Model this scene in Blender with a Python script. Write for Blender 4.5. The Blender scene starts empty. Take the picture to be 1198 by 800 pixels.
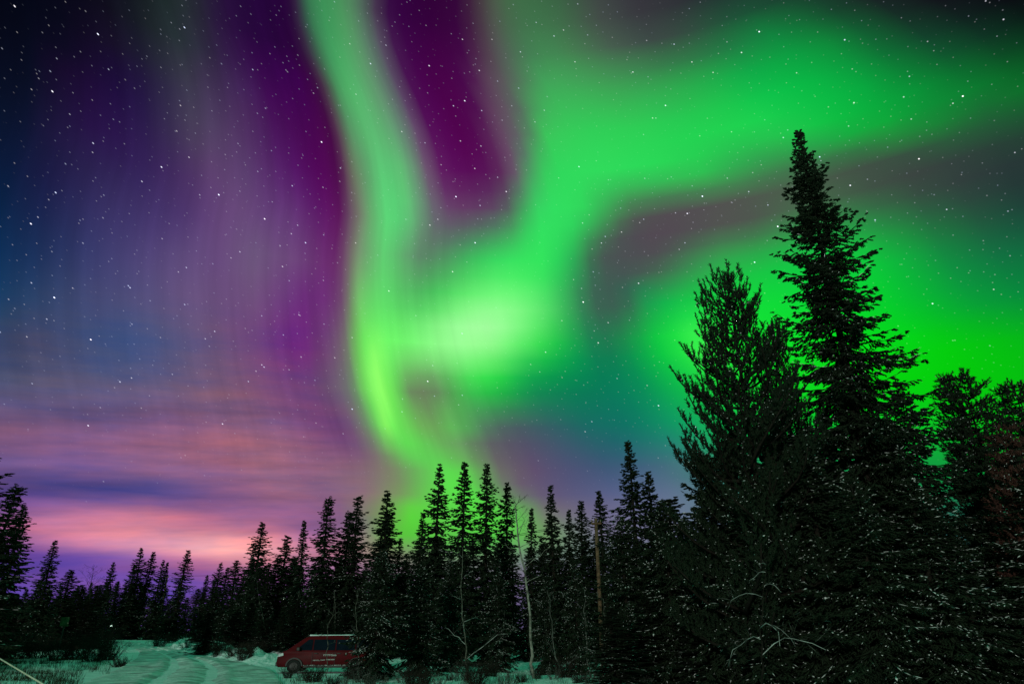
import bpy, bmesh, math, random
import numpy as np
from mathutils import Vector, Matrix

R = math.radians
S = bpy.context.scene
COL = S.collection

# ------------------------------------------------------------------ camera
PITCH = 23.17
CAM_H = 1.8
cam_d = bpy.data.cameras.new('camera')
cam_d.sensor_width = 36.0
cam_d.lens = 24.0
cam_d.clip_start = 0.1
cam_d.clip_end = 5000
cam = bpy.data.objects.new('camera', cam_d)
cam.location = (0, 0, CAM_H)
cam.rotation_euler = (R(90 + PITCH), 0, 0)
COL.objects.link(cam)
S.camera = cam
S.view_settings.view_transform = 'Standard'
S.view_settings.look = 'None'
S.view_settings.exposure = 0.0
S.view_settings.gamma = 1.0
S.view_settings.use_curve_mapping = False

# ------------------------------------------------------------------ moonlight (one sun lamp, behind the viewer)
MOON_AZ, MOON_EL, MOON_STRENGTH = 200.0, 8.0, 1.3       # azimuth clockwise from +Y
sun_d = bpy.data.lights.new('moonlight', 'SUN')
sun_d.energy = MOON_STRENGTH
sun_d.angle = R(0.6)
sun_d.color = (0.90, 1.0, 0.88)
sun = bpy.data.objects.new('moonlight', sun_d)
_d = Vector((math.sin(R(MOON_AZ)) * math.cos(R(MOON_EL)), math.cos(R(MOON_AZ)) * math.cos(R(MOON_EL)), math.sin(R(MOON_EL))))
sun.rotation_euler = _d.to_track_quat('Z', 'Y').to_euler()
sun.location = (0, -20, 40)
COL.objects.link(sun)

# ------------------------------------------------------------------ night sky with aurora: colour by azimuth and elevation
SKY_U1 = [-36, -32.5, -29, -26.5, -24, -22, -20, -18, -16, -14, -12.5, -11, -9.5, -8, -6.6, -5.2, -4, -2.9, -1.9, -1.1, -0.5, 0, 0.5, 1, 1.6, 2.3, 3.2, 4.2, 5.3, 6.6, 8, 9.5]
SKY_U2 = [9.5, 11, 12.5, 14, 15.5, 17, 18.5, 20, 21.5, 23, 24.5, 26, 27.5, 29, 30.5, 32, 33.5, 35, 36.5, 38, 40, 42, 44, 46, 48, 51, 54, 57, 60, 63, 66, 70]
SKY_ROWS = [  # elevation, azimuth of the curtain edge, colours along azimuth
    (0, -9.09, [73,47,142,72,47,142,72,47,142,72,47,142,78,50,145,85,54,149,92,57,152,94,59,151,96,61,149,98,63,147,100,64,145,101,65,144,102,66,141,100,68,137,98,70,133,97,71,130,96,73,126,94,74,123,93,75,121,92,76,119,92,76,117,91,76,117,90,76,116,90,75,115,89,75,114,88,75,114,87,74,112,86,73,111,84,73,110,82,72,108,81,71,106,79,70,104,79,70,104,77,69,102,75,68,100,73,67,98,71,66,96,69,65,94,67,64,92,65,63,90,63,62,88,61,61,86,58,60,84,55,59,81,53,57,78,50,56,76,47,55,73,45,53,70,42,52,68,39,51,65,36,49,62,33,48,59,29,46,55,24,43,50,21,42,47,21,42,47,21,42,47,21,42,47,21,42,47,21,42,47,21,42,47,21,42,47,21,42,47,21,42,47]),
    (2, -9.26, [92,66,158,92,66,158,92,66,159,92,66,159,99,71,164,107,76,170,114,80,176,114,79,174,114,78,172,116,77,169,118,76,167,120,76,165,121,76,163,120,79,159,119,82,155,117,84,151,115,86,148,114,87,145,112,89,143,111,90,141,111,91,139,110,91,138,109,90,138,109,90,137,108,90,136,107,89,136,106,89,134,104,89,133,103,88,132,101,87,130,99,87,128,97,86,126,97,86,126,95,85,125,93,85,123,92,84,121,90,84,119,88,83,117,86,82,115,84,82,114,82,81,112,80,80,110,76,79,107,73,77,104,70,76,101,66,74,98,63,73,95,59,72,92,56,70,88,52,68,85,48,67,82,44,65,78,39,63,74,33,60,69,27,58,63,26,58,63,27,58,63,27,59,64,27,60,65,28,60,65,28,61,66,29,63,68,29,64,69,30,66,71]),
    (3.5, -9.38, [91,63,153,91,63,153,91,64,154,91,65,155,96,68,159,101,71,163,107,75,167,111,77,169,115,78,168,120,79,166,126,79,163,131,80,161,137,84,159,143,90,157,145,94,154,141,97,151,137,100,148,134,102,145,131,104,143,128,106,141,127,107,140,126,106,140,125,106,139,124,106,139,123,105,138,122,105,138,121,104,137,119,104,136,118,103,136,116,102,135,114,101,133,112,100,132,112,100,132,109,99,131,107,98,130,105,98,129,103,97,128,101,96,127,99,95,126,97,94,125,95,94,124,92,93,122,89,91,119,85,90,116,81,88,113,78,86,110,74,85,107,70,83,103,66,81,100,61,80,97,57,78,93,53,76,90,46,73,85,40,71,79,33,68,74,30,67,72,30,67,72,30,68,73,30,69,74,30,71,75,30,74,77,30,77,79,30,81,80,30,87,80]),
    (4.25, -9.44, [98,64,152,93,63,153,91,63,153,91,63,153,95,66,157,101,70,161,113,75,163,123,80,163,135,85,161,148,90,158,158,96,157,168,103,156,170,106,155,171,107,154,168,108,152,159,108,149,153,108,147,147,110,143,142,112,140,138,113,138,135,114,136,133,115,135,131,115,134,129,115,133,127,115,132,125,115,131,123,115,130,121,114,130,120,113,130,118,111,130,116,110,130,115,109,129,115,109,129,113,107,129,111,106,129,109,105,128,107,104,128,105,102,128,103,101,127,101,100,127,99,98,127,97,97,127,93,95,124,89,94,120,85,92,117,81,90,114,77,88,111,73,87,107,68,85,104,64,83,101,59,81,97,55,80,94,48,77,89,41,75,84,34,72,78,30,72,76,30,73,77,30,75,78,30,78,79,30,81,80,30,84,80,30,88,80,28,92,78,23,98,73]),
    (5, -9.5, [135,82,144,119,74,148,106,67,150,101,65,152,107,71,158,113,76,162,131,86,164,149,97,165,169,109,165,190,120,163,203,130,162,215,141,162,212,137,159,205,131,156,193,125,152,180,119,149,169,116,145,160,117,140,152,119,135,146,121,132,142,122,129,138,123,127,135,124,125,132,125,124,128,126,121,123,128,119,120,128,117,118,127,118,117,125,119,116,123,120,115,121,120,113,119,121,113,119,121,112,117,122,110,115,123,109,113,124,107,111,125,106,109,126,104,107,127,103,105,128,101,102,129,100,100,130,96,98,127,92,97,124,88,95,121,84,94,118,80,92,114,75,91,111,71,89,108,66,88,105,62,87,101,57,85,98,50,84,93,43,82,88,35,81,83,30,80,80,30,82,80,30,84,80,30,87,80,29,89,79,27,93,77,24,96,74,21,100,70,15,112,64]),
    (5.75, -9.57, [145,90,142,147,90,141,142,86,142,138,83,145,181,109,155,196,121,160,207,132,164,217,142,167,228,155,172,240,170,179,243,173,179,240,167,175,235,160,169,223,147,163,206,134,157,189,122,151,175,122,142,163,126,133,152,130,124,143,132,118,137,134,113,134,136,112,130,138,111,127,139,109,123,141,107,118,143,105,113,146,103,108,148,102,108,146,103,108,143,105,108,140,108,107,137,110,107,137,110,107,134,112,107,132,114,107,128,117,106,124,119,105,120,122,105,116,124,105,112,127,104,108,130,103,104,133,100,103,131,96,101,128,92,100,125,87,99,122,83,98,119,78,97,116,74,96,113,69,95,109,64,94,106,59,93,102,52,92,97,44,90,91,36,89,85,30,88,80,30,89,80,28,91,78,26,94,76,23,97,73,21,100,70,18,106,68,13,116,63,8,134,55]),
    (6.5, -9.63, [128,83,143,141,89,144,144,90,143,150,92,143,197,119,154,211,130,158,219,138,160,223,142,162,227,148,165,232,156,168,232,157,168,227,151,164,221,144,159,209,133,156,194,120,152,177,114,146,163,117,137,150,120,128,138,132,117,129,143,106,123,152,99,117,159,93,112,166,88,109,170,85,107,170,85,104,171,85,101,171,84,97,172,84,97,173,86,97,173,88,97,173,91,100,165,95,100,165,95,105,154,100,110,143,105,110,134,113,110,124,123,110,117,131,110,115,133,109,113,135,108,112,137,108,111,138,104,110,136,100,109,133,95,107,130,91,106,126,86,105,123,81,104,119,76,103,115,71,102,111,66,100,107,60,99,103,52,98,97,44,96,90,35,95,83,26,94,76,25,95,75,22,98,72,20,101,70,18,105,68,14,113,64,10,123,59,8,135,55,5,155,48]),
    (7.25, -9.69, [84,63,129,107,73,138,128,83,143,142,90,145,187,114,151,200,122,153,207,128,154,210,131,154,206,128,154,202,125,153,200,125,153,194,120,150,187,115,146,178,110,146,169,104,146,160,102,142,151,106,136,142,110,130,129,129,114,117,149,98,108,163,86,101,176,76,93,188,66,89,195,61,89,195,63,90,194,66,91,192,69,91,191,72,90,194,73,89,198,72,87,202,72,93,189,78,93,189,78,101,169,87,109,149,97,111,135,110,113,121,124,114,111,135,113,111,137,112,112,138,111,113,139,110,114,140,106,114,137,101,113,134,96,112,130,91,111,126,86,110,122,80,109,118,75,108,114,69,107,110,63,106,105,57,105,101,48,103,94,39,102,87,30,101,79,21,100,71,19,102,69,18,106,68,15,112,64,11,120,60,9,130,57,7,142,53,5,154,48,5,172,38]),
    (8, -9.75, [76,62,124,74,60,125,87,65,131,105,73,138,148,96,150,172,108,153,184,114,151,191,119,149,184,113,146,177,108,144,173,107,144,168,105,144,163,103,142,157,100,141,152,97,141,146,96,137,140,99,133,135,109,125,126,127,111,118,145,97,111,160,86,103,174,77,96,188,67,90,200,61,88,205,59,89,203,63,90,200,67,91,198,71,90,202,70,87,208,67,86,210,67,91,197,73,91,197,73,100,169,86,110,139,99,112,125,112,111,115,125,111,107,135,111,109,138,111,112,141,110,114,142,107,116,141,102,116,137,97,116,133,92,116,129,86,115,125,81,114,121,76,113,117,70,112,112,64,111,108,58,111,103,52,110,98,44,109,91,36,108,84,26,108,76,17,109,67,14,113,64,11,120,61,9,127,58,8,136,55,6,147,51,5,158,46,5,169,40,3,187,23]),
    (8.75, -9.82, [105,80,130,84,67,126,73,60,124,73,60,125,84,67,132,102,77,138,120,85,143,134,91,145,142,94,143,147,95,141,150,97,141,151,97,140,147,95,139,142,93,139,139,92,137,135,92,133,131,93,129,128,109,119,124,126,107,120,141,97,116,153,89,110,168,81,103,184,74,96,199,66,90,212,61,91,209,64,93,205,69,94,201,73,91,206,71,87,215,67,86,213,68,90,201,74,90,201,74,100,166,88,112,124,105,112,111,116,109,106,126,106,102,135,107,106,139,109,111,144,108,115,146,103,116,142,98,118,137,92,119,133,87,120,129,82,119,124,76,118,120,71,117,116,65,117,111,59,116,105,52,116,99,45,116,93,36,117,85,27,119,76,19,121,68,11,123,61,9,127,58,8,134,55,6,143,52,5,152,49,5,161,44,5,172,38,4,184,27,3,190,16]),
    (9.5, -9.94, [112,82,126,111,83,130,97,75,129,83,67,127,72,65,129,71,65,130,72,66,130,83,71,132,101,77,135,120,84,137,134,90,138,143,95,139,146,98,138,144,97,137,139,94,135,136,94,132,133,96,128,131,108,119,128,122,111,125,135,103,121,148,95,115,163,88,108,178,80,102,193,73,96,208,67,95,209,68,94,210,71,93,210,74,91,214,72,87,220,68,88,210,70,94,185,78,94,185,78,101,150,92,109,111,108,108,100,118,104,99,125,101,98,132,102,103,137,103,108,142,103,112,144,99,115,141,94,117,137,87,120,132,80,122,126,72,123,119,63,125,111,56,125,104,50,125,99,44,126,93,38,126,88,33,127,83,26,129,76,21,131,70,15,133,64,10,136,57,7,141,53,5,149,50,5,157,47,5,165,43,5,174,36,4,185,26,3,190,18,2,190,12]),
    (10.5, -10.13, [111,80,120,112,80,123,112,82,127,114,84,130,120,87,137,117,86,139,108,83,137,103,81,135,112,84,135,126,89,136,136,93,136,143,96,136,147,100,135,148,102,134,144,99,131,140,97,129,140,100,126,139,104,123,138,108,119,134,118,113,130,128,108,126,136,103,123,144,98,119,153,94,113,167,89,106,183,84,100,201,80,96,213,77,92,223,75,88,226,71,92,199,78,103,141,94,103,141,94,104,109,105,101,91,114,95,87,120,90,89,125,88,92,129,86,95,134,87,100,136,89,105,137,90,110,137,88,115,134,77,119,125,66,124,116,56,129,107,46,135,99,41,136,94,37,137,90,33,138,86,29,139,82,25,141,78,20,143,72,15,147,65,11,150,59,7,154,52,5,158,46,5,164,43,5,172,38,4,180,30,3,188,21,3,190,17,2,190,12,2,189,10]),
    (11.5, -10.33, [106,80,118,111,80,119,111,80,121,115,82,124,128,88,131,134,91,135,137,94,136,140,96,136,140,96,135,140,95,132,142,95,131,147,99,131,150,102,131,148,100,130,144,96,128,141,97,125,139,99,123,137,102,120,134,105,117,131,113,113,128,120,109,126,127,105,124,134,102,120,143,99,114,157,94,107,175,89,100,195,84,96,214,80,92,225,76,90,219,75,99,167,87,105,118,100,105,118,100,104,91,108,97,84,113,89,83,117,82,84,120,78,87,123,73,90,126,75,95,128,77,100,130,77,107,129,72,114,124,64,120,117,56,128,110,47,135,103,37,144,95,31,148,89,28,149,85,25,150,81,22,152,77,20,153,73,17,156,67,14,159,60,11,162,54,8,167,46,5,172,38,4,178,32,3,186,24,3,190,18,3,190,15,2,190,12,2,190,9,3,187,13]),
    (12.5, -10.55, [90,79,116,101,80,117,108,80,118,113,81,120,125,86,125,133,89,128,140,93,130,147,97,131,152,100,131,153,100,130,154,100,129,155,102,129,155,103,128,152,100,127,147,96,126,143,95,124,139,95,123,134,96,120,130,100,116,127,107,113,126,114,109,124,122,106,123,131,103,119,143,100,113,158,96,107,174,91,101,192,87,97,211,83,93,219,79,95,206,80,102,159,90,105,107,100,105,107,100,101,89,105,95,79,109,85,80,113,77,82,116,69,84,117,62,87,118,62,91,120,64,96,123,66,105,123,67,116,122,59,126,115,50,136,106,40,146,98,32,152,91,28,156,85,25,157,81,23,159,77,21,161,73,19,163,68,16,167,61,12,172,53,9,177,45,6,181,35,4,185,26,3,189,20,3,190,17,2,190,14,2,190,11,2,189,9,2,188,12,3,180,23]),
    (13.5, -10.88, [74,78,114,85,79,115,95,79,116,103,80,118,115,84,121,122,86,124,129,88,126,136,91,127,144,95,128,151,98,128,155,100,127,156,101,127,156,101,126,154,100,126,148,95,124,142,90,123,135,87,122,128,84,120,123,87,116,122,98,112,121,109,109,118,126,104,115,145,99,111,164,95,105,186,91,100,202,88,96,205,85,96,205,85,99,197,86,102,176,89,103,139,94,100,97,99,100,97,99,95,86,103,90,79,107,80,81,110,70,83,112,61,86,112,51,89,112,46,94,113,47,102,115,48,111,116,48,122,117,43,134,109,37,147,99,31,158,91,28,162,86,25,165,81,22,168,75,20,173,69,17,177,64,14,180,58,11,185,49,8,189,41,6,191,33,4,192,25,3,191,18,3,190,15,2,190,13,2,190,10,2,189,9,2,188,12,3,185,16,4,162,39]),
    (14.7, -11.33, [64,73,108,69,77,112,77,78,115,85,79,116,99,83,118,107,85,121,113,86,124,119,86,125,125,87,126,130,89,125,134,91,125,136,92,124,137,92,124,137,90,123,131,84,121,126,78,120,122,74,119,118,71,118,116,80,115,116,102,111,113,121,105,112,152,100,114,189,96,109,202,91,102,213,88,98,221,85,97,210,84,100,195,87,105,178,91,103,160,93,99,130,96,92,95,97,92,95,97,88,85,100,82,81,103,73,83,105,62,87,107,50,91,106,39,96,105,30,100,105,28,108,106,28,119,107,28,131,108,26,145,102,23,158,94,21,171,85,18,177,78,16,182,71,14,188,64,12,195,55,10,198,49,9,199,43,7,200,36,6,200,29,4,199,22,3,197,17,3,194,13,2,190,11,2,190,9,2,189,10,3,188,13,3,185,17,4,170,31,5,141,55]),
    (16, -11.88, [55,66,101,61,70,105,65,74,109,69,77,112,83,81,114,89,84,119,95,85,123,104,87,124,112,87,125,120,89,124,124,89,123,126,89,123,127,87,122,125,83,121,119,75,120,113,68,118,111,65,117,109,66,116,111,81,114,112,110,109,108,138,102,106,175,96,117,223,95,133,246,98,114,238,91,105,222,87,105,199,86,110,176,89,109,167,90,95,178,87,86,165,89,81,121,93,81,121,93,78,99,96,73,90,98,62,91,99,50,94,100,37,99,99,24,105,98,19,109,98,14,113,98,13,124,98,14,139,98,14,155,96,15,168,88,16,181,80,16,190,72,15,195,64,13,199,56,12,203,48,10,206,40,8,206,34,5,207,24,4,206,18,3,205,12,2,202,8,2,198,6,2,189,10,2,188,11,3,187,14,3,183,19,4,168,33,5,149,50,7,126,60]),
    (17.4, -12.51, [35,62,99,49,65,100,58,68,102,61,70,105,75,77,109,77,80,116,79,84,122,88,86,124,99,88,124,111,89,123,116,89,122,119,88,122,121,85,122,119,78,121,115,72,120,112,67,118,110,67,116,110,73,115,111,88,113,110,110,108,107,140,102,106,182,95,114,223,94,135,248,100,132,248,98,109,229,88,104,192,88,109,162,91,109,146,93,97,163,88,82,170,85,69,157,85,69,157,85,60,143,84,53,129,85,44,119,88,35,113,91,26,113,91,17,114,91,13,114,92,10,117,93,9,124,93,10,139,92,12,157,89,14,174,82,18,191,73,20,202,65,18,205,58,16,208,50,13,210,42,11,212,33,8,213,25,4,214,14,3,213,9,2,211,8,2,207,7,2,201,6,3,189,12,3,186,15,3,179,23,4,164,37,5,147,52,6,132,59,10,112,61]),
    (18.8, -13.14, [18,57,96,28,61,98,41,64,99,50,65,100,69,71,104,69,76,113,68,80,121,74,84,124,87,86,125,101,88,124,108,87,123,113,86,123,115,82,122,114,74,121,112,67,120,111,64,118,110,66,115,111,79,114,111,94,112,108,110,108,107,140,102,109,189,94,117,225,95,134,248,102,141,253,102,116,238,91,102,197,88,108,140,95,109,130,95,101,135,92,80,168,83,58,189,78,58,189,78,42,190,72,32,175,71,24,152,77,18,135,81,14,128,83,9,123,84,8,120,86,7,120,88,7,126,89,8,138,87,9,159,82,12,180,76,19,199,68,26,215,61,23,216,54,19,217,47,15,217,41,12,217,34,9,217,28,5,217,20,3,216,15,2,214,15,2,210,13,2,204,9,3,188,17,4,172,29,4,159,41,5,144,54,7,132,59,9,119,61,15,95,60]),
    (20.2, -13.6, [12,49,88,17,55,94,23,60,98,31,62,99,56,68,103,63,73,111,62,77,119,65,81,125,78,85,126,92,86,125,101,85,124,108,84,123,111,78,123,111,70,122,109,59,121,108,51,119,110,55,118,110,70,115,110,86,112,109,104,108,109,130,104,110,183,95,115,221,94,130,245,101,142,253,104,119,244,96,105,217,93,109,181,98,111,167,100,107,165,99,93,188,94,73,215,87,73,215,87,56,223,79,42,211,73,28,185,75,17,163,77,9,152,76,6,141,79,5,131,82,6,123,84,7,127,85,7,141,83,9,165,77,12,190,71,26,210,69,41,227,67,34,227,60,24,225,51,19,224,45,13,222,39,9,221,34,6,221,28,3,219,24,3,217,23,2,212,22,3,198,23,4,174,35,5,152,47,5,140,57,7,130,59,9,119,61,12,104,61,19,78,58]),
    (21.6, -14.01, [9,42,81,11,48,87,15,53,92,18,57,95,43,65,102,59,70,109,67,74,117,70,79,123,80,83,125,92,84,126,99,83,125,105,81,124,107,74,123,108,66,122,107,51,122,106,38,121,109,43,121,110,59,117,109,76,113,111,95,109,112,120,105,111,172,96,111,211,93,116,236,96,135,251,103,125,250,102,110,237,101,113,222,105,117,216,110,123,218,117,123,227,120,118,237,119,118,237,119,109,241,113,94,234,103,69,218,92,45,199,82,25,186,74,13,167,75,8,147,79,13,126,82,14,125,81,12,143,79,11,170,73,13,200,66,31,222,68,55,239,74,48,239,67,31,233,56,22,230,50,16,227,45,10,224,40,7,221,37,5,219,33,4,215,33,3,207,34,4,190,39,6,159,53,6,136,59,8,127,60,9,117,61,12,104,61,17,87,59,23,64,54]),
    (23, -14.4, [8,36,73,9,42,80,10,46,86,13,50,89,34,57,97,53,65,105,68,71,114,76,76,120,86,80,124,98,83,126,103,83,126,106,80,125,107,75,124,109,71,123,107,55,122,106,40,122,108,40,121,109,51,118,108,66,114,111,84,110,113,106,107,112,157,99,110,199,94,107,225,94,116,242,99,120,248,103,111,249,104,112,247,108,118,247,115,132,249,128,145,251,140,153,253,148,153,253,148,153,254,147,144,252,140,119,246,122,88,234,102,57,219,83,33,194,75,24,163,77,26,128,80,30,120,79,27,136,76,20,165,72,16,199,66,28,221,67,50,236,75,48,237,71,31,231,61,22,228,54,17,225,51,12,221,48,9,219,45,7,217,44,5,214,43,4,204,44,6,185,50,9,150,60,10,125,61,11,113,61,14,101,61,17,87,59,21,71,56,27,54,49]),
    (24.4, -14.73, [7,31,65,8,36,72,9,41,79,10,44,83,27,49,91,46,57,100,63,65,112,74,71,118,86,77,123,100,81,126,105,82,127,106,79,125,107,77,124,111,77,124,108,63,123,106,48,122,107,41,121,108,47,119,108,56,116,109,69,111,111,88,108,114,133,103,113,181,99,109,211,99,106,225,100,105,234,102,103,237,104,102,234,104,105,231,108,117,236,119,135,244,133,152,251,149,152,251,149,162,254,157,162,254,157,149,253,147,125,247,129,93,234,107,63,208,89,44,171,83,41,128,82,47,108,80,46,113,79,37,137,77,24,175,73,21,200,70,29,216,73,33,222,71,24,223,64,19,222,59,16,221,56,14,218,55,11,215,54,9,214,52,7,212,51,7,202,51,8,183,55,14,142,63,17,112,64,17,97,60,20,83,58,22,71,56,25,60,52,27,58,47]),
    (25.8, -15.07, [7,25,57,7,31,65,8,36,71,9,39,76,25,43,84,41,50,95,58,59,108,72,66,116,84,72,121,96,77,125,102,79,126,105,77,125,107,78,124,110,81,124,109,70,123,106,57,122,106,45,120,107,44,119,108,47,117,107,56,111,109,71,108,116,110,107,116,163,105,112,196,104,105,210,104,100,220,104,96,223,104,92,217,102,89,207,100,90,210,101,99,222,108,119,238,123,119,238,123,137,249,137,146,253,145,144,253,144,131,250,134,107,240,118,80,218,102,58,180,90,51,131,84,58,99,81,59,95,81,51,109,80,30,152,79,20,178,76,23,193,73,23,202,71,21,209,67,19,212,64,18,212,62,16,210,61,14,208,61,11,208,59,10,207,58,10,201,57,13,180,60,21,133,64,25,99,62,23,78,58,27,67,55,26,60,52,27,53,48,25,68,45]),
    (27.2, -15.26, [6,22,50,7,26,57,7,31,64,9,34,69,25,37,79,40,45,90,56,54,104,68,60,111,80,66,118,92,73,122,99,75,124,104,75,126,107,80,125,109,84,124,108,75,123,107,64,122,107,54,120,106,48,117,106,45,114,106,49,109,108,67,107,115,102,107,117,149,107,114,180,107,107,195,107,100,207,107,94,214,107,90,205,104,86,188,100,79,183,95,74,194,93,83,214,100,83,214,100,96,233,109,107,244,118,111,248,121,105,247,118,91,239,110,72,223,100,56,186,91,53,137,85,60,99,82,62,91,81,53,99,81,43,126,81,45,141,79,42,158,78,37,174,75,33,187,73,30,194,71,27,195,69,24,196,68,20,197,67,17,199,66,18,197,64,20,190,63,24,162,63,31,117,63,34,84,60,30,64,55,32,56,52,30,53,49,26,61,46,20,86,43]),
    (28.6, -15.42, [6,19,43,6,23,51,7,26,58,9,29,63,26,32,74,40,40,86,55,49,99,63,53,105,73,57,111,84,63,116,95,70,121,103,73,124,106,79,124,107,84,124,107,77,123,108,71,122,107,62,120,106,52,115,105,44,110,105,44,106,108,64,105,114,97,106,119,135,109,117,161,110,109,178,110,102,194,110,95,207,110,93,198,108,92,175,105,87,157,100,78,164,95,75,181,95,75,181,95,74,203,97,75,221,100,77,232,103,74,237,102,66,234,98,57,226,94,48,198,89,48,154,85,58,106,82,67,89,82,69,85,82,70,89,82,68,100,81,63,118,81,57,138,80,51,155,79,47,167,77,44,169,76,41,169,74,37,172,72,34,173,71,34,169,70,35,159,68,38,135,67,43,95,64,43,70,60,36,56,53,35,52,51,29,59,47,24,73,45,13,107,41]),
    (30, -15.51, [6,15,36,6,19,44,6,23,51,11,25,58,27,27,69,40,35,81,52,43,92,59,46,98,67,50,104,77,54,109,91,63,116,102,71,122,104,76,123,104,76,122,104,70,122,104,65,121,103,56,117,102,45,111,101,38,106,101,36,102,106,61,102,112,93,104,119,125,109,117,148,112,110,168,112,103,186,112,94,203,112,95,193,112,97,165,110,94,135,105,87,136,100,77,151,96,77,151,96,66,174,94,60,198,94,57,214,95,56,225,96,54,228,94,51,229,93,45,210,90,45,172,86,60,113,81,72,85,82,75,80,82,77,78,82,79,77,82,77,86,82,73,99,81,70,110,80,68,119,80,67,119,79,64,121,77,60,130,76,55,135,74,53,132,73,53,122,71,53,103,68,54,76,64,49,62,60,40,55,54,36,54,51,25,71,45,17,94,42,9,95,36]),
    (31.4, -15.49, [6,12,31,6,16,38,6,20,45,12,22,53,28,25,65,40,31,76,48,36,85,54,39,92,65,45,98,76,51,104,90,61,113,100,69,119,103,72,121,100,67,120,100,62,120,100,56,118,98,44,112,96,33,106,96,28,100,97,28,96,102,59,98,109,90,102,117,119,108,115,145,111,107,171,112,99,190,113,92,206,114,92,200,115,96,177,114,98,139,109,94,118,104,86,120,100,86,120,100,77,134,97,69,154,95,64,172,94,60,193,94,53,216,94,50,227,94,47,217,92,47,193,88,58,142,84,70,103,82,76,82,82,79,75,82,82,73,82,82,74,82,81,77,81,81,80,81,81,83,80,80,84,79,78,86,78,74,95,76,70,102,74,67,101,72,65,92,70,63,80,68,59,68,64,50,64,60,40,63,54,31,65,48,19,91,43,11,108,39,8,64,30]),
    (32.8, -15.47, [5,9,27,6,13,33,6,17,39,12,19,48,32,23,65,40,26,74,45,28,80,51,33,86,63,41,93,77,51,101,91,62,110,97,68,115,97,67,116,95,59,115,95,52,115,95,44,113,92,31,106,91,21,100,91,19,94,92,22,90,98,60,94,107,89,100,116,116,106,112,142,109,104,173,111,96,193,114,89,209,116,89,208,117,95,190,117,101,148,114,101,103,109,97,90,104,97,90,104,92,92,100,86,103,98,80,119,97,72,149,94,56,198,94,50,224,96,49,221,94,47,212,92,53,183,88,62,146,84,73,108,82,79,84,81,81,78,81,82,76,81,82,77,81,82,79,81,82,81,80,81,83,79,79,86,78,76,91,76,73,94,74,71,91,72,68,84,70,64,79,68,55,80,64,42,89,58,34,86,53,20,89,44,11,109,40,9,84,34,8,37,23]),
    (34.2, -15.83, [4,7,23,5,10,28,6,13,33,10,16,41,29,19,58,38,18,69,42,21,75,47,29,80,59,41,87,75,53,96,88,62,105,92,64,110,91,63,111,90,52,110,89,42,109,89,32,107,87,22,101,86,14,94,86,13,89,86,16,85,93,50,88,103,86,95,112,116,103,110,138,107,102,164,110,95,187,113,89,204,116,89,207,117,94,197,117,102,157,117,105,100,112,102,65,105,102,65,105,100,57,101,97,59,99,93,69,97,86,95,95,67,162,94,54,211,97,49,222,96,49,221,94,49,213,91,55,186,88,62,157,85,69,132,83,71,125,83,71,121,82,71,122,82,69,126,81,68,129,81,67,129,80,66,127,79,66,121,78,64,117,76,62,114,74,57,114,71,49,118,67,36,133,60,25,130,54,23,109,50,12,109,41,9,91,35,8,59,28,8,16,17]),
    (35.6, -16.19, [3,5,19,5,8,24,6,10,29,8,13,34,26,14,51,34,14,62,37,17,69,42,26,74,56,43,81,73,59,91,82,62,99,86,61,104,85,56,104,84,45,103,83,33,102,83,21,100,82,13,94,81,7,88,80,8,83,80,12,79,87,42,82,100,85,90,109,120,100,106,138,104,99,158,108,93,179,111,89,199,115,90,200,116,95,192,116,103,153,117,107,91,111,98,44,100,98,44,100,95,35,95,92,35,93,90,43,92,90,67,93,84,123,99,62,187,97,51,215,94,48,219,93,48,218,92,51,207,90,53,196,89,55,186,87,54,185,86,52,186,86,51,188,84,48,191,83,46,191,82,47,181,81,48,171,80,50,160,79,49,158,77,43,160,75,35,165,71,23,171,64,14,168,58,13,143,54,12,124,48,10,97,38,8,66,30,8,37,23,8,6,14]),
    (37, -16.65, [3,5,18,4,6,20,5,8,24,7,10,30,23,10,44,29,11,54,31,13,62,37,23,68,52,43,76,69,60,86,75,60,93,80,57,98,79,49,97,77,39,96,77,25,95,77,16,93,77,10,88,76,5,83,76,7,79,76,10,75,84,42,79,95,84,87,102,123,98,101,142,103,96,157,107,92,175,110,90,192,114,91,192,115,95,185,115,104,150,117,108,84,111,95,28,96,95,28,96,90,14,90,88,12,87,87,19,86,91,39,89,101,85,103,75,155,98,55,203,93,48,216,92,48,218,92,48,219,92,48,219,91,46,218,90,44,218,89,42,217,87,41,214,85,40,210,84,38,208,82,39,201,81,39,195,80,38,192,79,36,194,78,29,197,75,20,195,70,13,187,65,9,169,60,9,147,55,11,110,46,12,74,36,8,44,25,8,17,17,8,6,14]),
    (38.5, -17.19, [3,5,18,3,5,18,4,6,20,6,8,25,13,9,33,22,10,43,26,12,52,33,22,60,47,41,70,62,57,80,67,54,85,70,49,89,72,43,90,72,33,90,71,18,88,71,11,85,71,7,83,71,5,79,71,6,74,72,10,71,81,44,76,89,84,85,93,125,96,93,149,103,91,163,106,90,178,109,90,185,112,93,181,113,96,169,114,103,136,115,103,74,107,91,22,92,91,22,92,86,8,86,85,5,82,84,11,82,91,37,89,102,74,101,87,120,100,64,179,93,52,208,91,51,211,91,49,213,90,48,214,90,47,214,88,45,213,87,43,213,86,41,212,85,38,211,83,36,211,82,34,211,81,33,210,80,30,210,79,26,208,78,20,200,74,15,193,71,10,185,67,8,167,62,11,130,53,15,85,45,14,51,34,8,24,19,8,6,14,8,6,14]),
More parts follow.
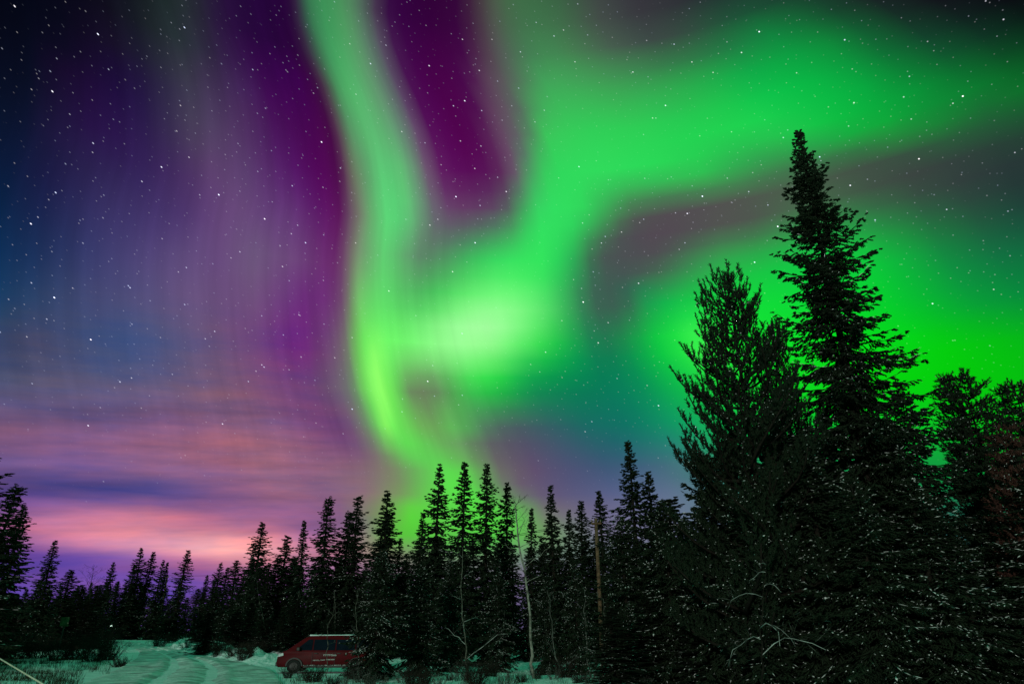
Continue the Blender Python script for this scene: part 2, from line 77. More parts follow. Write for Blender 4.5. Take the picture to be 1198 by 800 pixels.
    (40, -17.96, [3,5,18,3,5,18,3,5,18,4,6,21,8,8,26,16,9,33,23,15,40,28,25,48,41,42,59,53,53,69,57,47,74,61,43,80,65,38,86,67,29,88,66,12,84,66,7,83,66,5,81,66,4,78,66,5,72,67,12,68,76,44,73,83,81,81,84,121,92,85,151,100,86,165,104,87,178,108,89,179,110,93,172,111,97,157,113,101,128,114,99,72,105,85,16,88,85,16,88,83,6,83,81,2,78,81,8,79,88,34,86,99,70,97,95,96,99,78,139,94,59,196,90,55,202,90,52,205,89,49,206,88,48,206,87,47,206,86,46,205,85,44,204,84,41,203,83,39,201,82,36,200,80,34,200,79,28,199,77,20,197,76,14,194,74,10,188,70,9,179,67,10,155,61,14,111,52,18,64,42,15,33,29,10,9,16,8,6,14,8,6,14]),
    (42, -19.25, [3,5,18,3,5,18,3,5,18,4,5,20,6,6,22,9,8,24,15,12,28,21,24,35,30,38,43,38,48,53,42,44,58,46,35,64,51,27,71,53,19,74,54,8,74,55,4,75,57,3,76,58,2,75,58,4,68,60,14,65,68,42,68,73,75,75,74,114,84,74,148,93,77,166,99,81,176,103,86,175,107,92,163,108,96,146,109,97,117,109,89,63,98,78,12,83,78,12,83,77,4,79,77,1,75,77,5,76,79,16,79,94,60,91,96,82,95,87,106,94,72,152,91,63,178,90,59,186,89,58,185,88,57,184,87,57,181,86,56,178,85,54,177,84,51,176,83,49,174,81,45,174,79,40,174,77,32,174,75,23,172,73,16,168,71,13,166,68,12,159,65,14,138,58,18,92,49,21,44,36,18,17,25,12,8,18,9,6,15,8,6,14]),
    (44, -21.01, [3,5,18,3,5,18,3,5,18,3,5,19,5,6,21,7,7,23,11,9,25,16,18,28,22,30,33,30,42,43,35,43,48,38,36,53,40,23,59,41,14,61,40,8,61,40,5,61,40,4,59,41,3,58,42,4,56,49,19,60,56,42,65,60,71,72,63,102,79,64,127,85,65,148,91,69,161,95,76,166,99,84,160,102,91,146,104,94,121,106,86,72,96,72,18,80,72,18,80,70,3,75,71,1,72,72,2,72,72,6,74,79,28,79,90,65,87,90,86,90,83,110,90,74,136,89,66,160,89,65,163,88,65,160,87,65,156,86,65,150,84,64,143,83,62,138,81,59,133,79,56,127,76,52,124,74,47,121,71,40,121,69,32,123,67,24,129,65,17,131,62,19,108,54,22,68,44,25,33,35,22,22,29,17,14,23,12,8,18,8,6,14]),
    (46, -22.57, [3,5,18,3,5,18,3,5,18,3,5,18,4,6,21,6,7,23,10,9,24,14,14,27,20,25,31,26,37,37,32,44,45,35,40,48,36,28,53,38,15,58,37,10,58,37,6,58,37,4,58,37,3,56,38,3,55,42,12,57,50,33,62,53,61,68,55,95,76,57,120,81,59,134,85,61,147,88,67,153,91,76,153,94,84,144,98,89,121,102,84,76,94,67,24,77,67,24,77,61,5,70,62,2,68,63,1,66,64,3,67,66,8,69,75,37,73,82,66,79,83,92,86,75,111,84,68,126,83,66,134,82,66,133,82,68,127,80,69,118,80,70,106,79,70,94,78,67,86,75,63,79,72,60,73,69,56,73,66,49,76,63,40,80,59,32,81,56,27,80,53,26,67,48,25,54,43,24,42,38,24,29,33,21,21,28,16,13,22,10,7,16]),
    (48, -23.5, [3,5,18,3,5,18,3,5,18,3,5,18,4,6,21,6,7,23,10,9,24,14,14,26,20,25,31,26,36,36,32,44,45,34,41,47,36,30,52,38,17,57,37,11,58,36,6,58,36,4,58,37,3,57,38,2,56,41,10,57,49,31,62,52,66,69,54,104,77,56,124,81,57,131,82,59,140,84,64,144,87,72,142,89,78,130,91,80,104,91,70,54,78,56,14,68,56,14,68,52,2,63,52,1,61,52,0,59,54,2,59,56,4,61,63,25,63,73,56,70,79,85,78,72,102,77,66,112,76,63,115,75,63,113,74,63,108,73,64,99,72,66,87,72,66,76,71,62,69,68,58,61,64,55,55,61,51,53,58,47,50,55,41,49,52,35,49,49,31,52,48,29,60,48,26,57,45,24,50,41,25,36,36,23,26,31,20,18,26,12,8,18]),
    (50.5, -23.5, [3,5,18,3,5,18,3,5,18,4,5,20,5,6,22,9,8,24,12,10,25,17,20,29,23,31,33,30,43,43,34,42,47,36,35,50,37,21,55,38,12,58,37,8,58,36,4,58,37,3,57,37,3,56,40,8,56,50,38,63,53,81,72,55,115,79,56,126,81,57,132,82,59,139,84,62,144,86,69,142,88,75,135,90,79,115,90,72,75,81,58,25,68,48,1,61,48,1,61,47,0,58,46,0,55,46,1,52,48,3,54,50,7,55,61,34,59,70,66,65,73,93,72,65,105,70,61,107,69,59,103,68,57,98,66,56,93,65,58,83,65,61,74,66,60,66,65,57,59,62,54,52,60,51,48,57,49,47,55,47,46,53,43,46,51,37,48,50,32,50,48,29,58,48,27,59,46,24,53,43,24,41,38,24,29,33,21,21,28,15,11,21]),
]


def linear(s):
    c = [v / 255.0 for v in s]
    return [x / 12.92 if x < .04045 else ((x + .055) / 1.055) ** 2.4 for x in c]

def build_world():
    w = bpy.data.worlds.new('World')
    S.world = w
    w.use_nodes = True
    nt = w.node_tree
    nt.nodes.clear()
    N, L = nt.nodes, nt.links
    def node(t, **kw):
        n = N.new(t)
        for k, v in kw.items():
            setattr(n, k, v)
        return n
    def put(sock, v):
        if isinstance(v, bpy.types.NodeSocket):
            L.new(v, sock)
        else:
            sock.default_value = v
    def M(op, a, b=0.0, c=0.0, clamp=False):
        n = node('ShaderNodeMath', operation=op, use_clamp=clamp)
        for i, v in enumerate((a, b, c)):
            put(n.inputs[i], v)
        return n.outputs[0]
    def mix(f, a, b, bt='MIX'):
        n = node('ShaderNodeMix', data_type='RGBA', blend_type=bt)
        put(n.inputs['Factor'], f)
        put(n.inputs[6], a); put(n.inputs[7], b)
        return n.outputs[2]
    def rng(v, a, b, c=0.0, d=1.0, t='SMOOTHSTEP'):
        n = node('ShaderNodeMapRange', interpolation_type=t)
        for i, x in enumerate((v, a, b, c, d)):
            put(n.inputs[i], x)
        return n.outputs[0]
    def vec(x, y, z=0.0):
        n = node('ShaderNodeCombineXYZ')
        for i, v in enumerate((x, y, z)):
            put(n.inputs[i], v)
        return n.outputs[0]
    def noise(v, scale, detail=2.0, rough=.5):
        n = node('ShaderNodeTexNoise', noise_dimensions='2D')
        put(n.inputs['Vector'], v)
        n.inputs['Scale'].default_value = scale
        n.inputs['Detail'].default_value = detail
        n.inputs['Roughness'].default_value = rough
        return n.outputs['Fac']
    tc = node('ShaderNodeTexCoord')
    sep = node('ShaderNodeSeparateXYZ')
    L.new(tc.outputs['Generated'], sep.inputs[0])
    x, y, z = sep.outputs
    az = M('MULTIPLY', M('ARCTAN2', x, y), 180 / math.pi)
    el = M('MULTIPLY', M('ARCSINE', z), 180 / math.pi)
    # azimuth of the sharp edge of the green curtain, as a curve of elevation
    fc = node('ShaderNodeFloatCurve')
    cu = fc.mapping.curves[0]
    rows = SKY_ROWS
    pts = [(r[0] / 60.0, (r[1] + 60) / 60.0) for r in rows]
    cu.points[0].location = pts[0]
    cu.points[1].location = pts[-1]
    for p in pts[1:-1]:
        cu.points.new(*p)
    for p in cu.points:
        p.handle_type = 'VECTOR'
    fc.mapping.update()
    put(fc.inputs['Value'], M('DIVIDE', el, 60.0, clamp=True))
    edge = M('SUBTRACT', M('MULTIPLY', fc.outputs[0], 60.0), 60.0)
    u = M('SUBTRACT', az, edge)
    # slow waver of the curtains
    wv = noise(vec(M('MULTIPLY', u, .16), M('MULTIPLY', el, .05)), 1.0, 2.0)
    u = M('ADD', u, M('MULTIPLY', M('SUBTRACT', wv, .5), .5))
    el2 = M('ADD', el, M('MULTIPLY', M('SUBTRACT', noise(vec(M('MULTIPLY', az, .05), M('MULTIPLY', el, .2)), 1.0, 3.0), .5), .6))
    col = None
    f1 = M('DIVIDE', M('SUBTRACT', u, SKY_U1[0]), SKY_U1[-1] - SKY_U1[0], clamp=True)
    f2 = M('DIVIDE', M('SUBTRACT', u, SKY_U2[0]), SKY_U2[-1] - SKY_U2[0], clamp=True)
    half = M('GREATER_THAN', u, SKY_U1[-1])
    nl = 3 * len(SKY_U1)
    def sky_chain(name, stops, a0, a1):      # one colour ramp along azimuth per elevation, blended upwards
        g = bpy.data.node_groups.new(name, 'ShaderNodeTree')
        for nm in ('azimuth', 'elevation'):
            g.interface.new_socket(nm, in_out='INPUT', socket_type='NodeSocketFloat')
        g.interface.new_socket('colour', in_out='OUTPUT', socket_type='NodeSocketColor')
        gi = g.nodes.new('NodeGroupInput'); go = g.nodes.new('NodeGroupOutput')
        last = None
        for i, (e, ed, s) in enumerate(rows):
            part = s[a0:a1]
            cr = g.nodes.new('ShaderNodeValToRGB')
            rp = cr.color_ramp
            rp.interpolation = 'LINEAR'
            n = len(stops)
            while len(rp.elements) < n:
                rp.elements.new(0.5)
            for k in range(n):
                rp.elements[k].position = (stops[k] - stops[0]) / (stops[-1] - stops[0])
            for k in range(n):
                c = linear(part[3 * k:3 * k + 3])
                rp.elements[k].color = (c[0], c[1], c[2], 1)
            g.links.new(gi.outputs[0], cr.inputs[0])
            if last is None:
                last = cr.outputs[0]
                continue
            mr = g.nodes.new('ShaderNodeMapRange')
            g.links.new(gi.outputs[1], mr.inputs[0])
            mr.inputs[1].default_value = rows[i - 1][0]; mr.inputs[2].default_value = e
            mx = g.nodes.new('ShaderNodeMix'); mx.data_type = 'RGBA'
            g.links.new(mr.outputs[0], mx.inputs[0])
            g.links.new(last, mx.inputs[6]); g.links.new(cr.outputs[0], mx.inputs[7])
            last = mx.outputs[2]
        g.links.new(last, go.inputs[0])
        n = node('ShaderNodeGroup'); n.node_tree = g
        return n
    halves = []
    for nm, stops, f, a0, a1 in (('sky_left', SKY_U1, f1, 0, nl), ('sky_right', SKY_U2, f2, nl, None)):
        n = sky_chain(nm, stops, a0, a1)
        put(n.inputs[0], f); put(n.inputs[1], el2)
        halves.append(n.outputs[0])
    col = mix(half, halves[0], halves[1])
    # fine rays in the curtains, thin level cloud streaks low on the left
    ray = noise(vec(M('MULTIPLY', u, .75), M('MULTIPLY', el, .035)), 1.0, 3.0, .55)
    raym = M('MULTIPLY', M('MULTIPLY', rng(el, 9.0, 16.0), rng(u, 16.0, 6.0)), rng(u, 1.0, -3.0, .24, .34))
    rayf = M('ADD', 1.0, M('MULTIPLY', M('SUBTRACT', ray, .5), raym))
    strk = noise(vec(M('MULTIPLY', az, .07), M('MULTIPLY', M('ADD', el, M('MULTIPLY', M('MULTIPLY', az, az), .0017)), .75)), 1.0, 4.0, .55)
    strm = M('MULTIPLY', M('MULTIPLY', rng(el, 21.0, 13.0), rng(u, 1.0, -7.0)), .75)
    strf = M('ADD', 1.0, M('MULTIPLY', M('SUBTRACT', strk, .5), strm))
    vm = node('ShaderNodeVectorMath', operation='SCALE')
    L.new(col, vm.inputs[0])
    put(vm.inputs['Scale'], M('MULTIPLY', rayf, strf))
    col = vm.outputs[0]
    # warmer and cooler drifts in the low cloud
    drift = noise(vec(M('MULTIPLY', az, .11), M('MULTIPLY', M('ADD', M('ADD', el, M('MULTIPLY', az, .03)), M('MULTIPLY', M('MULTIPLY', az, az), .0017)), .55), 3.3), 1.0, 4.0, .6)
    dn = M('MULTIPLY', M('SUBTRACT', drift, .5), M('MULTIPLY', rng(el, 26.0, 17.0), rng(u, 1.0, -7.0)))
    tint = vec(M('ADD', 1.0, M('MULTIPLY', dn, 1.15)), M('ADD', 1.0, M('MULTIPLY', dn, .45)), M('ADD', 1.0, M('MULTIPLY', dn, -.25)))
    tm = node('ShaderNodeVectorMath', operation='MULTIPLY')
    L.new(col, tm.inputs[0]); L.new(tint, tm.inputs[1])
    col = tm.outputs[0]
    # overhead and behind the viewer: unseen aurora glow, added and shaped to light the snow
    side = rng(M('ABSOLUTE', az), 50.0, 85.0)
    top = rng(el, 52.0, 66.0)
    veil = M('MAXIMUM', side, top)
    high = rng(el, 18.0, 58.0)
    glow = mix(high, (0.004, 0.05, 0.035, 1), (0.055, 0.52, 0.28, 1))
    col = mix(veil, col, glow)
    low = rng(el, -1.0, -6.0)
    col = mix(low, col, (0.004, 0.012, 0.010, 1))
    # stars
    sx = M('MULTIPLY', az, M('COSINE', M('MULTIPLY', el, math.pi / 180)))
    ca, sa = math.cos(R(35)), math.sin(R(35))
    p1 = M('ADD', M('MULTIPLY', sx, ca), M('MULTIPLY', el, -sa))
    p2 = M('ADD', M('MULTIPLY', sx, sa), M('MULTIPLY', el, ca))
    stars = None
    for cell, rad, power, gain, off in ((2.1, .053, 6.0, 2.8, 0.0), (1.25, .048, 4.0, .9, 17.3), (.55, .044, 2.4, .28, 41.7)):
        vo = node('ShaderNodeTexVoronoi', voronoi_dimensions='2D', feature='F1')
        put(vo.inputs['Vector'], vec(M('ADD', M('MULTIPLY', p1, .62), off), M('ADD', p2, off)))
        vo.inputs['Scale'].default_value = 1.0 / cell
        vo.inputs['Randomness'].default_value = 1.0
        d = vo.outputs['Distance']
        sp = node('ShaderNodeSeparateColor')
        L.new(vo.outputs['Color'], sp.inputs[0])
        b = M('MULTIPLY', M('POWER', sp.outputs[0], power), gain)
        m = M('MULTIPLY', rng(d, rad / cell, rad * .25 / cell), b)
        tint = mix(sp.outputs[1], (.62, .72, 1, 1), (1, .93, .95, 1))
        v2 = node('ShaderNodeVectorMath', operation='SCALE')
        L.new(tint, v2.inputs[0]); put(v2.inputs['Scale'], m)
        if stars is None:
            stars = v2.outputs[0]
        else:
            a = node('ShaderNodeVectorMath', operation='ADD')
            L.new(stars, a.inputs[0]); L.new(v2.outputs[0], a.inputs[1])
            stars = a.outputs[0]
    sg = node('ShaderNodeSeparateXYZ')
    L.new(col, sg.inputs[0])
    thin = M('MULTIPLY', M('MULTIPLY', rng(el, 7.0, 22.0), M('SUBTRACT', 1.0, veil)), rng(sg.outputs[1], .05, .8, 1.0, .35))
    v3 = node('ShaderNodeVectorMath', operation='SCALE')
    L.new(stars, v3.inputs[0]); put(v3.inputs['Scale'], thin)
    tot = node('ShaderNodeVectorMath', operation='ADD')
    L.new(col, tot.inputs[0]); L.new(v3.outputs[0], tot.inputs[1])
    bg = node('ShaderNodeBackground')
    L.new(tot.outputs[0], bg.inputs['Color'])
    # moonlit air
    sky = node('ShaderNodeTexSky', sky_type='NISHITA')
    sky.sun_disc = False
    sky.sun_elevation = R(MOON_EL)
    sky.sun_rotation = R(MOON_AZ)
    bg2 = node('ShaderNodeBackground')
    L.new(sky.outputs[0], bg2.inputs['Color'])
    bg2.inputs['Strength'].default_value = 0.0005
    add = node('ShaderNodeAddShader')
    L.new(bg.outputs[0], add.inputs[0]); L.new(bg2.outputs[0], add.inputs[1])
    out = node('ShaderNodeOutputWorld')
    L.new(add.outputs[0], out.inputs['Surface'])
build_world()

# ------------------------------------------------------------------ materials
def material(name, c1, c2, rough=.85, scale=6.0, bump=0.0, bscale=30.0, spec=.3, metal=0.0, emit=None, estr=0.0, detail=4.0, island=0.0, coords='Object'):
    m = bpy.data.materials.new(name)
    m.use_nodes = True
    nt = m.node_tree
    b = nt.nodes['Principled BSDF']
    tc = nt.nodes.new('ShaderNodeTexCoord')
    nz = nt.nodes.new('ShaderNodeTexNoise')
    nz.inputs['Scale'].default_value = scale
    nz.inputs['Detail'].default_value = detail
    nt.links.new(tc.outputs[coords], nz.inputs['Vector'])
    mr = nt.nodes.new('ShaderNodeMapRange')
    mr.inputs[1].default_value = .32; mr.inputs[2].default_value = .68
    nt.links.new(nz.outputs['Fac'], mr.inputs[0])
    fac = mr.outputs[0]
    if island:
        ge = nt.nodes.new('ShaderNodeNewGeometry')
        ad = nt.nodes.new('ShaderNodeMath'); ad.operation = 'MULTIPLY_ADD'
        nt.links.new(ge.outputs['Random Per Island'], ad.inputs[0])
        ad.inputs[1].default_value = island
        sc = nt.nodes.new('ShaderNodeMath'); sc.operation = 'MULTIPLY'
        nt.links.new(fac, sc.inputs[0]); sc.inputs[1].default_value = 1 - island
        nt.links.new(sc.outputs[0], ad.inputs[2])
        fac = ad.outputs[0]
    mx = nt.nodes.new('ShaderNodeMix'); mx.data_type = 'RGBA'
    nt.links.new(fac, mx.inputs['Factor'])
    mx.inputs[6].default_value = (*c1, 1); mx.inputs[7].default_value = (*c2, 1)
    nt.links.new(mx.outputs[2], b.inputs['Base Color'])
    b.inputs['Roughness'].default_value = rough
    b.inputs['Specular IOR Level'].default_value = spec
    b.inputs['Metallic'].default_value = metal
    if bump:
        n2 = nt.nodes.new('ShaderNodeTexNoise')
        n2.inputs['Scale'].default_value = bscale; n2.inputs['Detail'].default_value = 5
        nt.links.new(tc.outputs[coords], n2.inputs['Vector'])
        bp = nt.nodes.new('ShaderNodeBump')
        bp.inputs['Strength'].default_value = bump
        bp.inputs['Distance'].default_value = .1
        nt.links.new(n2.outputs['Fac'], bp.inputs['Height'])
        nt.links.new(bp.outputs[0], b.inputs['Normal'])
    if emit:
        b.inputs['Emission Color'].default_value = (*emit, 1)
        b.inputs['Emission Strength'].default_value = estr
    return m

M = {
    'snow': material('snow', (.60, .64, .68), (.80, .82, .84), .6, 1.2, .9, 4.0, .25),
    'road': material('packed_snow', (.27, .28, .28), (.76, .79, .80), .6, .9, 1.0, 3.5, .25, detail=9),
    'snow_bits': material('branch_snow', (.24, .26, .25), (.92, .93, .92), .7, 20, 0, 1, .2, island=.7),
    'needle': material('spruce_needles', (.006, .011, .006), (.016, .027, .013), .8, 3, 0, 1, .15, island=.5),
    'needle_pine': material('pine_needles', (.006, .011, .006), (.016, .027, .013), .8, 3, 0, 1, .15, island=.5),
    'needle_redlit': material('redlit_needles', (.035, .014, .012), (.095, .036, .028), .8, 3, 0, 1, .15, island=.5),  # reddish lamplight painted into the needle colour
    'bark': material('spruce_bark', (.007, .006, .005), (.022, .017, .013), .9, 9, .5, 40, .1),
    'birch': material('birch_bark', (.04, .036, .03), (.34, .33, .28), .75, 5, .4, 30, .2),
    'grey_bark': material('grey_bark', (.03, .028, .022), (.16, .155, .13), .85, 9, .4, 30, .1),
    'limb_snow': material('limb_snow', (.02, .018, .016), (.55, .57, .55), .8, 3.5, 0, 1, .1),
    'twig': material('bare_twigs', (.012, .009, .008), (.04, .03, .024), .85, 5, 0, 1, .1, island=.5),
    'frost': material('frosted_twigs', (.012, .010, .008), (.16, .165, .15), .8, 4, 0, 1, .1, island=.7),
    'grass': material('dry_grass', (.012, .010, .006), (.05, .038, .02), .85, 5, 0, 1, .1, island=.6),
    'pole': material('weathered_pole', (.07, .04, .025), (.17, .10, .06), .85, 6, .5, 25, .15),
    'stick': material('pale_wood', (.42, .38, .30), (.60, .56, .46), .8, 8, .3, 30, .15),
    'wire': material('cable', (.01, .01, .01), (.02, .02, .02), .6, 3),
    'paint': material('red_paint', (.050, .001, .0025), (.08, .0013, .004), .45, 3, 0, 1, .06),
    'glass': material('dark_glass', (.003, .005, .012), (.005, .008, .016), .10, 3, 0, 1, .25),
    'rubber': material('rubber', (.004, .004, .004), (.008, .008, .008), .8, 20),
    'plastic': material('black_plastic', (.012, .012, .013), (.022, .022, .022), .5, 20),
    'rim': material('wheel_cover', (.010, .010, .010), (.025, .025, .025), .35, 9, 0, 1, .5, .8),
    'lens': material('clear_lens', (.45, .48, .50), (.6, .62, .64), .12, 9, 0, 1, .6),
    'letter': material('white_letters', (.42, .42, .42), (.5, .5, .5), .6, 9),
    'sign': material('sign_panel', (.02, .045, .016), (.07, .12, .05), .5, 7),
    'steel': material('galvanised_steel', (.03, .03, .03), (.06, .06, .06), .5, 9, 0, 1, .4, .5),
    'bulb': material('lit_bulb', (.8, .9, .8), (.85, .95, .85), .4, 3, 0, 1, .3, 0, (.75, 1, .85), 1.6),
    'porcelain': material('insulator', (.10, .06, .04), (.16, .10, .07), .3, 9, 0, 1, .5),
}

# ------------------------------------------------------------------ terrain
def fbm(x, y):
    x = np.asarray(x, float); y = np.asarray(y, float)
    return (.5 * np.sin(.31 * x + 1.3 + .7 * np.sin(.17 * y)) * np.sin(.27 * y + .4) + .3 * np.sin(.83 * x + .51 * y + 2.1) * np.sin(.71 * y - .35 * x)
            + .16 * np.sin(1.9 * x - 1.1 * y + .6) + .09 * np.sin(3.7 * x + 2.9 * y) * np.sin(2.3 * y - 1.7 * x + 1))
def rise(x, y):
    d = np.maximum(np.hypot(x, y) - 48.0, 0.0)
    return 1.45 * (1 - np.exp(-d / 38.0))
CP, SP = math.cos(R(PITCH)), math.sin(R(PITCH))
def ray(px, py):
    v = 400.0 - py
    return Vector((px - 599.0, 799.0 * CP - v * SP, v * CP + 799.0 * SP))
def on_ground(px, py):                      # where a sight line of the site survey meets the rising terrain
    d = ray(px, py)
    t = .01
    for _ in range(4000):
        p = d * t
        if CAM_H + p.z <= float(rise(p.x, p.y)):
            break
        t += .0002 if p.y > 8 else .002
    return Vector((p.x, p.y))
def at_depth(px, py, depth):                # a point at a surveyed distance
    d = ray(px, py)
    p = d * (depth / d.y)
    return Vector((p.x, p.y, p.z + CAM_H))

ROAD_NEAR = [(128, 751.5), (150, 756), (163, 762), (160, 769), (140, 780), (112, 792), (80, 806), (0, 850)]
ROAD_FAR = [(131, 748.5), (176, 754), (236, 766.5), (285, 775), (318, 782), (330, 793), (338, 806), (350, 850)]
RN = [on_ground(*p) for p in ROAD_NEAR]
RF = [on_ground(*p) for p in ROAD_FAR]
def road_line(pts, n=60):
    a = np.array([(p.x, p.y) for p in pts])
    s = np.concatenate([[0], np.cumsum(np.hypot(*np.diff(a, axis=0).T))])
    s = s / s[-1]
    idx = np.linspace(0, 1, len(pts))
    t = np.linspace(0, 1, n)
    o = np.stack([np.interp(t, idx, a[:, 0]), np.interp(t, idx, a[:, 1])], 1)
    for _ in range(3):
        o[1:-1] = .25 * o[:-2] + .5 * o[1:-1] + .25 * o[2:]
    return o
LN, LF = road_line(RN), road_line(RF)
CEN = (LN + LF) / 2
HALF = np.hypot(*(LN - LF).T) / 2
VAN_XY = np.array(on_ground(383, 786.5))
def flat(x, y):
    x = np.asarray(x, float); y = np.asarray(y, float)
    sh = x.shape
    X = x.ravel()[:, None]; Y = y.ravel()[:, None]
    d = np.min(np.hypot(X - CEN[:, 0], Y - CEN[:, 1]) - HALF, axis=1)
    d = np.minimum(d, np.hypot((X[:, 0] - VAN_XY[0]) * .55, Y[:, 0] - VAN_XY[1]) - 1.6)
    t = np.clip((d + .3) / 3.0, 0, 1)
    return (t * t * (3 - 2 * t)).reshape(sh)
def height(x, y):
    return rise(x, y) + .22 * fbm(x, y) * flat(x, y) + .05 * flat(x, y)
def hz(x, y):
    return float(height(np.array([x]), np.array([y]))[0])

# ------------------------------------------------------------------ mesh helpers
def mesh_from(name, V, F, mats, smooth=False, idx=None):
    V = np.asarray(V, np.float32); F = np.asarray(F, np.int32)
    k = F.shape[1]
    me = bpy.data.meshes.new(name)
    me.vertices.add(len(V)); me.vertices.foreach_set('co', V.ravel())
    me.loops.add(F.size); me.loops.foreach_set('vertex_index', F.ravel())
    me.polygons.add(len(F)); me.polygons.foreach_set('loop_start', np.arange(0, F.size, k, dtype=np.int32))
    for m in (mats if isinstance(mats, list) else [mats]):
        me.materials.append(m)
    if smooth:
        me.polygons.foreach_set('use_smooth', np.ones(len(F), bool))
    me.update(calc_edges=True)
    return me
def link(name, data, parent=None):
    o = bpy.data.objects.new(name, data)
    COL.objects.link(o)
    if parent:
        o.parent = parent
    return o
def tag(o, label=None, cat=None, group=None, kind=None):
    for k, v in (('label', label), ('category', cat), ('group', group), ('kind', kind)):
        if v:
            o[k] = v
    return o
def empty(name, loc=(0, 0, 0), rz=0.0):
    o = bpy.data.objects.new(name, None)
    o.empty_display_size = .2
    o.location = loc
    o.rotation_euler = (0, 0, rz)
    COL.objects.link(o)
    return o
def norm(v):
    return v / np.maximum(np.linalg.norm(v, axis=-1, keepdims=True), 1e-9)

class Spindles:                             # many small three-sided spindles in one mesh
    def __init__(self):
        self.a = []; self.b = []; self.r = []
    def add(self, a, b, r):
        a = np.atleast_2d(a); b = np.atleast_2d(b)
        self.a.append(a); self.b.append(b); self.r.append(np.broadcast_to(np.asarray(r, float), (len(a),)))
    def count(self):
        return sum(len(a) for a in self.a)
    def arrays(self):
        return np.concatenate(self.a), np.concatenate(self.b), np.concatenate(self.r)
    def mesh(self, name, mat, mid=.38, flatz=1.0):
        A, B, r = self.arrays()
        n = len(A)
        d = norm(B - A)
        ref = np.where(np.abs(d[:, 2:3]) > .9, np.array([[1., 0, 0]]), np.array([[0, 0, 1.]]))
        s = norm(np.cross(d, ref)); t = np.cross(s, d)
        C = A + (B - A) * mid
        V = np.empty((n, 5, 3))
        V[:, 0] = A; V[:, 4] = B
        for k in range(3):
            an = 2 * math.pi * k / 3 + .5
            V[:, 1 + k] = C + (s * math.cos(an) + t * math.sin(an) * flatz) * r[:, None]
        T = np.array([[0, 2, 1], [0, 3, 2], [0, 1, 3], [4, 1, 2], [4, 2, 3], [4, 3, 1]])
        F = (np.arange(n)[:, None, None] * 5 + T[None]).reshape(-1, 3)
        return mesh_from(name, V.reshape(-1, 3), F, mat)

def tube_mesh(name, paths, mat, sides=6):
    bm = bmesh.new()
    for pts, rad in paths:
        P = [Vector(p) for p in pts]; n = len(P)
        rad = list(np.broadcast_to(np.asarray(rad, float), (n,)))
        rings = []
        for i in range(n):
            T = (P[min(i + 1, n - 1)] - P[max(i - 1, 0)]).normalized()
            ref = Vector((1, 0, 0)) if abs(T.z) > .8 else Vector((0, 0, 1))
            s = T.cross(ref).normalized(); t = s.cross(T)
            rings.append([bm.verts.new(P[i] + (s * math.cos(2 * math.pi * k / sides) + t * math.sin(2 * math.pi * k / sides)) * max(rad[i], .0015)) for k in range(sides)])
        for i in range(n - 1):
            for k in range(sides):
                f = bm.faces.new((rings[i][k], rings[i][(k + 1) % sides], rings[i + 1][(k + 1) % sides], rings[i + 1][k]))
                f.smooth = True
        bm.faces.new(list(reversed(rings[0]))); bm.faces.new(rings[-1])
    me = bpy.data.meshes.new(name)
    bm.normal_update(); bm.to_mesh(me); bm.free()
    me.materials.append(mat)
    return me

